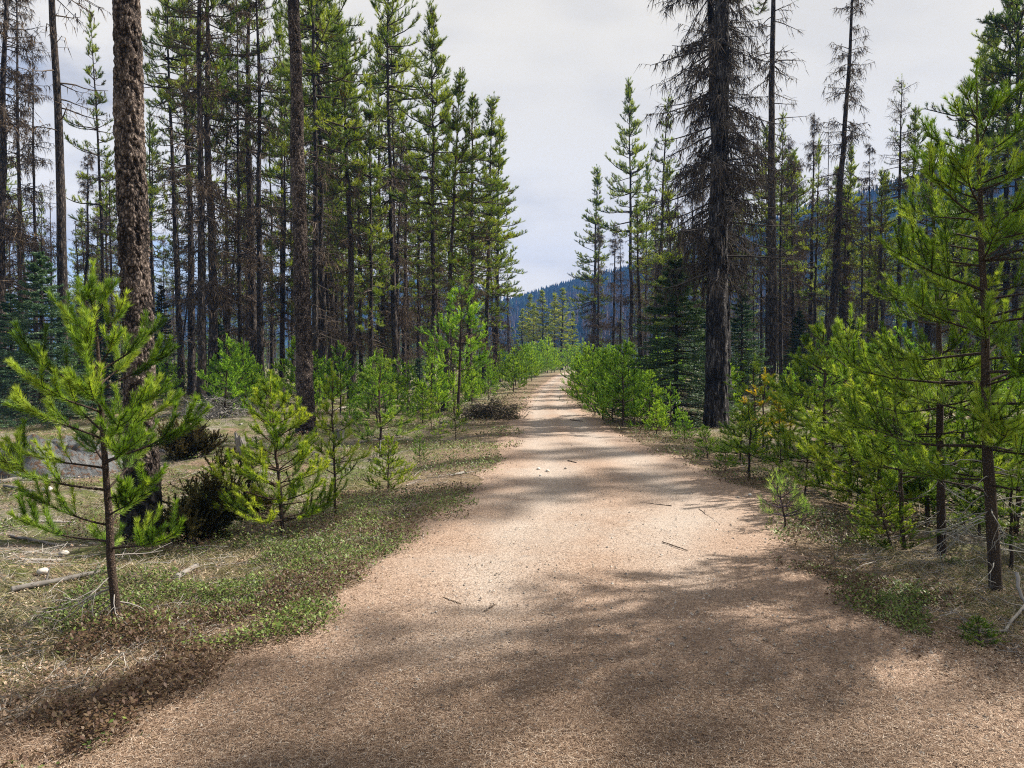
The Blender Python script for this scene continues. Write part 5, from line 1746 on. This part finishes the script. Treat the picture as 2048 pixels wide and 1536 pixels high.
def stump(bx, by, tx, ty, w, label, seed):
    B = at(bx, by)
    T = atd(tx, ty, B.y)
    rng = np.random.default_rng(seed)
    r = w * 0.5 / FPX * B.y
    k, nz = 22, 16
    a = np.arange(k) * 2 * np.pi / k
    top = T.z * rng.uniform(0.72, 1.05, k)
    # split down one side
    top[3:6] *= 0.55
    t = np.linspace(0, 1, nz)
    rr = r * (1 + 0.35 * np.exp(-t * 6))[:, None] * (1 + rng.normal(0, 0.09, k))[None, :]
    X = rr * np.cos(a) + (T.x - B.x) * t[:, None]
    Y = rr * np.sin(a)
    Z = t[:, None] * top[None, :] - 0.04
    V = np.stack([X, Y, Z], -1).reshape(-1, 3)
    i = np.arange(nz - 1)[:, None] * k
    j = np.arange(k)[None, :]
    F = np.stack([i + j, i + (j + 1) % k, i + k + (j + 1) % k, i + k + j], -1).reshape(-1, 4)
    mb = MB()
    mb.add(V, F, np.tile((0.25 + rng.normal(0, 0.13, k)).clip(0.05, 0.6), nz), 0, False)
    # rotten hollow inside
    Vi = np.concatenate([V[-k:] * np.array([1, 1, 1]), (V[-k:] - np.array([T.x - B.x, 0, 0])) * np.array([0.6, 0.6, 0.6])])
    Fi = np.stack([np.arange(k), (np.arange(k) + 1) % k, k + (np.arange(k) + 1) % k, k + np.arange(k)], -1)
    mb.add(Vi, Fi, 0.4, 0, False)
    o = mb.obj('tree_stump', [M_DEADWOOD])
    o.location = (B.x, B.y, gzf(B.x, B.y))
    tag(o, label, 'stump')


stump(487, 912, 478, 852, 19, 'jagged broken grey stump left of the bushy bright sapling', 5)
stump(682, 875, 681, 850, 18, 'low black stump behind the thin upright sapling', 6)

# ------------------------------------------------------------------ loose cover of the ground
def scatter(n, y0, y1, seed, spread=0.80, pw=2.0):
    """points seen in a wedge in front of the viewer and to both sides, denser near"""
    rng = np.random.default_rng(seed)
    u = rng.random(n)
    y = (y0 ** (1 - pw) + u * (y1 ** (1 - pw) - y0 ** (1 - pw))) ** (1 / (1 - pw))
    x = rng.uniform(-spread, spread, n) * y
    return rng, x, y


ROADZ = 0.012


def surf(x, y):
    return np.where(off_road(x, y) < 0.1, ROADZ, gz(x, y) - 0.004)


# needles on the track
rng, x, y = scatter(420000, 2.3, 16, 301, 0.78, 2.3)
d = off_road(x, y)
u = (x - road_l(y)) / (road_r(y) - road_l(y))
lit = litter_depth(x, y)
dens = np.where(d < 0, 0.22 + 0.3 * sstep(0.47, 0.62, fbm(x * 0.9, y * 0.9, 12, 3)) + 0.6 * lit, np.exp(-np.maximum(d, 0) / 1.2) * 0.9)
k_ = rng.random(len(x)) < dens
x, y, lit = x[k_], y[k_], lit[k_]
a = rng.random(len(x)) * 6.28
L = rng.uniform(0.012, 0.042, len(x)) * (1 + (y > 7) * 0.5)
dz = rng.normal(0.0, 0.10, len(x))
b = np.stack([x, y, surf(x, y) + rng.uniform(0.0, 0.010, len(x)) + lit * rng.random(len(x)) * 0.016], -1)
t_ = b + np.stack([np.cos(a) * L, np.sin(a) * L, np.abs(dz) * L], -1)
tint = (rng.normal(0.56, 0.2, len(x)) - lit * rng.uniform(-0.05, 0.28, len(x)) + 0.22 * (fbm(x * 0.7, y * 0.7, 19, 3) - 0.5)).clip(0, 1)
mb = MB()
side = np.stack([-np.sin(a), np.cos(a), 0 * a], -1)
blades(mb, b, t_, 0.0022 + 0.00028 * y, rng, tint, 0, side)
tag(mb.obj('needle_litter', [M_LITTER]), 'rust and straw coloured larch and pine needles strewn over the track', kind='stuff')

# small stones set in the track
rng, x, y = scatter(30000, 2.3, 22, 305, 0.75, 2.2)
k_ = (off_road(x, y) < 0.2)
x, y = x[k_], y[k_]
n = len(x)
r = (rng.gamma(2.0, 0.0024, n) * np.where(rng.random(n) < 0.012, 2.0, 1)).clip(0.002, 0.016)
oc = np.array([[1, 0, 0], [0, 1, 0], [-1, 0, 0], [0, -1, 0], [0, 0, 1.0]])
V = oc[None] * (r[:, None, None] * rng.uniform(0.7, 1.2, (n, 5, 1))) * np.array([1, 1, 0.7]) + np.stack([x, y, 0 * x + ROADZ - 0.003], -1)[:, None]
F = np.array([[0, 1, 4], [1, 2, 4], [2, 3, 4], [3, 0, 4]])
mb = MB()
mb.add(V.reshape(-1, 3), (np.arange(n)[:, None, None] * 5 + F[None]).reshape(-1, 3), np.repeat(rng.uniform(0.15, 0.85, n), 5))
tag(mb.obj('gravel', [M_STONE]), 'fine grey gravel showing through the needles on the track', kind='stuff')

# low evergreen leaves along both verges and over the forest floor
rng, x, y = scatter(620000, 2.6, 42, 302, 0.80, 1.75)
d = off_road(x, y) + (fbm(x * 1.1, y * 1.1, 33, 3) - 0.5) * 1.1
patch = fbm(x * 0.8 + 3, y * 0.8, 34, 3) + 0.25 * (fbm(x * 3, y * 3, 35, 2) - 0.5)
strip = sstep(-0.30, -0.02, d) * (1 - sstep(1.1, 2.6, d)) * sstep(0.45, 0.56, patch)
# the near verges are mostly litter with only patches of leaves
strip *= np.where(x < 0, np.maximum(sstep(2.8, 4.9, y), 0.6), 1.0)
deep = sstep(1.2, 2.5, d) * np.maximum(sstep(0.47, 0.58, patch) * 0.9, 0.5 * sstep(9, 16, y) * sstep(0.40, 0.52, patch))
k_ = rng.random(len(x)) < np.maximum(strip * 0.95, deep)
x, y, patch = x[k_], y[k_], patch[k_]
n = len(x)
L = rng.uniform(0.015, 0.034, n) * (1 + np.maximum(y - 6, 0) * 0.075)
a = rng.random(n) * 6.28
el = rng.uniform(-0.1, 1.0, n)
z = gz(x, y) + rng.random(n) ** 1.2 * (0.03 + 0.10 * sstep(0.45, 0.7, patch))
dirv = np.stack([np.cos(a) * np.cos(el), np.sin(a) * np.cos(el), np.sin(el)], -1)
sv = np.stack([-np.sin(a), np.cos(a), rng.normal(0, 0.3, n)], -1)
c0 = np.stack([x, y, z], -1)
V = np.stack([c0, c0 + dirv * (L * 0.55)[:, None] + sv * (L * 0.27)[:, None], c0 + dirv * L[:, None], c0 + dirv * (L * 0.55)[:, None] - sv * (L * 0.27)[:, None]], 1)
brown = rng.random(n) < 0.12 + 0.6 * sstep(0.54, 0.46, fbm(x * 1.3, y * 1.3, 37, 3)) + 0.6 * sstep(4.9, 3.6, y) * (x < 0)
tint = np.where(brown, rng.uniform(0.0, 0.24, n), (0.62 + 0.45 * (fbm(x * 0.9, y * 0.9, 36, 3) - 0.5) + rng.normal(0, 0.15, n)).clip(0.28, 1))
mb = MB()
mb.add(V.reshape(-1, 3), np.arange(n * 4).reshape(-1, 4), np.repeat(tint, 4))
tag(mb.obj('ground_cover', [M_LEAF]), 'low glossy evergreen leaves creeping along both verges', kind='stuff')

# dead brown leaves and litter chips under the verges
rng, x, y = scatter(150000, 2.4, 26, 307, 0.80, 2.0)
d = off_road(x, y)
k_ = (d + 0.5 * (fbm(x * 1.1, y * 1.1, 33, 3) - 0.5) > -0.35) & (rng.random(len(x)) < 0.25 + 0.6 * sstep(0.5, 0.4, fbm(x * 0.8 + 3, y * 0.8, 34, 3)))
x, y = x[k_], y[k_]
n = len(x)
L = rng.uniform(0.010, 0.026, n) * (1 + np.maximum(y - 6, 0) * 0.06)
a = rng.random(n) * 6.28
c0 = np.stack([x, y, gz(x, y) + rng.random(n) * 0.02], -1)
dirv = np.stack([np.cos(a), np.sin(a), rng.normal(0.1, 0.35, n)], -1)
sv = np.stack([-np.sin(a), np.cos(a), rng.normal(0, 0.4, n)], -1)
V = np.stack([c0, c0 + dirv * (L * 0.5)[:, None] + sv * (L * 0.3)[:, None], c0 + dirv * L[:, None], c0 + dirv * (L * 0.5)[:, None] - sv * (L * 0.3)[:, None]], 1)
mb = MB()
mb.add(V.reshape(-1, 3), np.arange(n * 4).reshape(-1, 4), np.repeat(rng.beta(2, 2.6, n), 4))
tag(mb.obj('leaf_litter', [M_LITTER]), 'dry brown leaf litter beside the track', kind='stuff')

# dry grass
rng, x, y = scatter(420000, 2.4, 48, 303, 0.82, 1.7)
d = off_road(x, y)
g = sstep(0.46, 0.60, fbm(x * 0.7 + 11, y * 0.7, 44, 3)) * sstep(0.15, 0.9, d)
g = np.maximum(g, 0.85 * np.exp(-((x + 3.6) / 1.1) ** 2 - ((y - 4.6) / 1.2) ** 2))
k_ = rng.random(len(x)) < g * 0.62
x, y = x[k_], y[k_]
n = len(x)
tuft = hash2(np.floor(x * 7), np.floor(y * 7), 5)
a = tuft * 6.28 + rng.normal(0, 0.9, n)
L = rng.uniform(0.04, 0.15, n) * (0.6 + 0.7 * tuft) * (1 + 0.7 * sstep(5, 12, y))
el = rng.uniform(0.05, 1.0, n)
b = np.stack([x, y, gz(x, y) - 0.005], -1)
t_ = b + np.stack([np.cos(a) * np.cos(el), np.sin(a) * np.cos(el), np.sin(el) * 0.75], -1) * L[:, None]
tint = (0.70 + 0.4 * (fbm(x * 1.5, y * 1.5, 45, 2) - 0.5) + rng.normal(0, 0.18, n)).clip(0, 1)
tint = np.where(rng.random(n) < 0.32, rng.uniform(0.0, 0.3, n), tint)
mb = MB()
blades(mb, b, t_, 0.0035 + 0.0006 * y, rng, tint)
tag(mb.obj('dry_grass', [M_GRASS]), 'matted straw-coloured dry grass between the trees', kind='stuff')

# fallen straw and twigs over the forest floor
rng, x, y = scatter(30000, 2.5, 48, 304, 0.82, 1.35)
k_ = off_road(x, y) > 0.2
x, y = x[k_], y[k_]
n = len(x)
a = rng.random(n) * 6.28
L = rng.gamma(2.0, 0.075, n).clip(0.04, 0.7) * np.clip(y / 8, 0.45, 1)
P0 = np.stack([x, y, gz(x, y) + 0.008], -1)
P2 = np.stack([x + np.cos(a) * L, y + np.sin(a) * L, gz(x + np.cos(a) * L, y + np.sin(a) * L) + rng.uniform(0.005, 0.06, n)], -1)
P1 = (P0 + P2) / 2 + rng.normal(0, 0.06, (n, 3)) * L[:, None] * np.array([1, 1, 0.3])
mb = MB()
r = (0.0016 + 0.007 * L * rng.random(n))
tubes(mb, np.stack([P0, P1, P2], 1), np.stack([r, r * 0.8, r * 0.5], 1), 3, rng.beta(1.6, 2.6, n), 0, False)
tag(mb.obj('twig_litter', [M_DEADWOOD]), 'grey twigs littering the forest floor', kind='stuff')

# ------------------------------------------------------------------ air
me = bpy.data.meshes.new('haze')
x0, x1, y0, y1, z0, z1 = -1700, 1700, -520, 1420, -6, 210
vs = [(x, y, z) for z in (z0, z1) for y in (y0, y1) for x in (x0, x1)]
me.from_pydata(vs, [], [(0, 2, 3, 1), (4, 5, 7, 6), (0, 1, 5, 4), (2, 6, 7, 3), (0, 4, 6, 2), (1, 3, 7, 5)])
hz = bpy.data.objects.new('haze', me)
COL.objects.link(hz)
m, t = mat_new('air')
pv = t.n('ShaderNodeVolumePrincipled', {'Color': (0.16, 0.40, 1.0, 1), 'Density': 0.00040, 'Anisotropy': 0.0})
t.n('ShaderNodeOutputMaterial', {'Volume': pv})
me.materials.append(m)
tag(hz, kind='stuff')

# ------------------------------------------------------------------ clear prototypes that were never placed
for k_, p in PROTO.items():
    if not p['used']:
        for ch in list(p['root'].children_recursive):
            bpy.data.objects.remove(ch)
        bpy.data.objects.remove(p['root'])
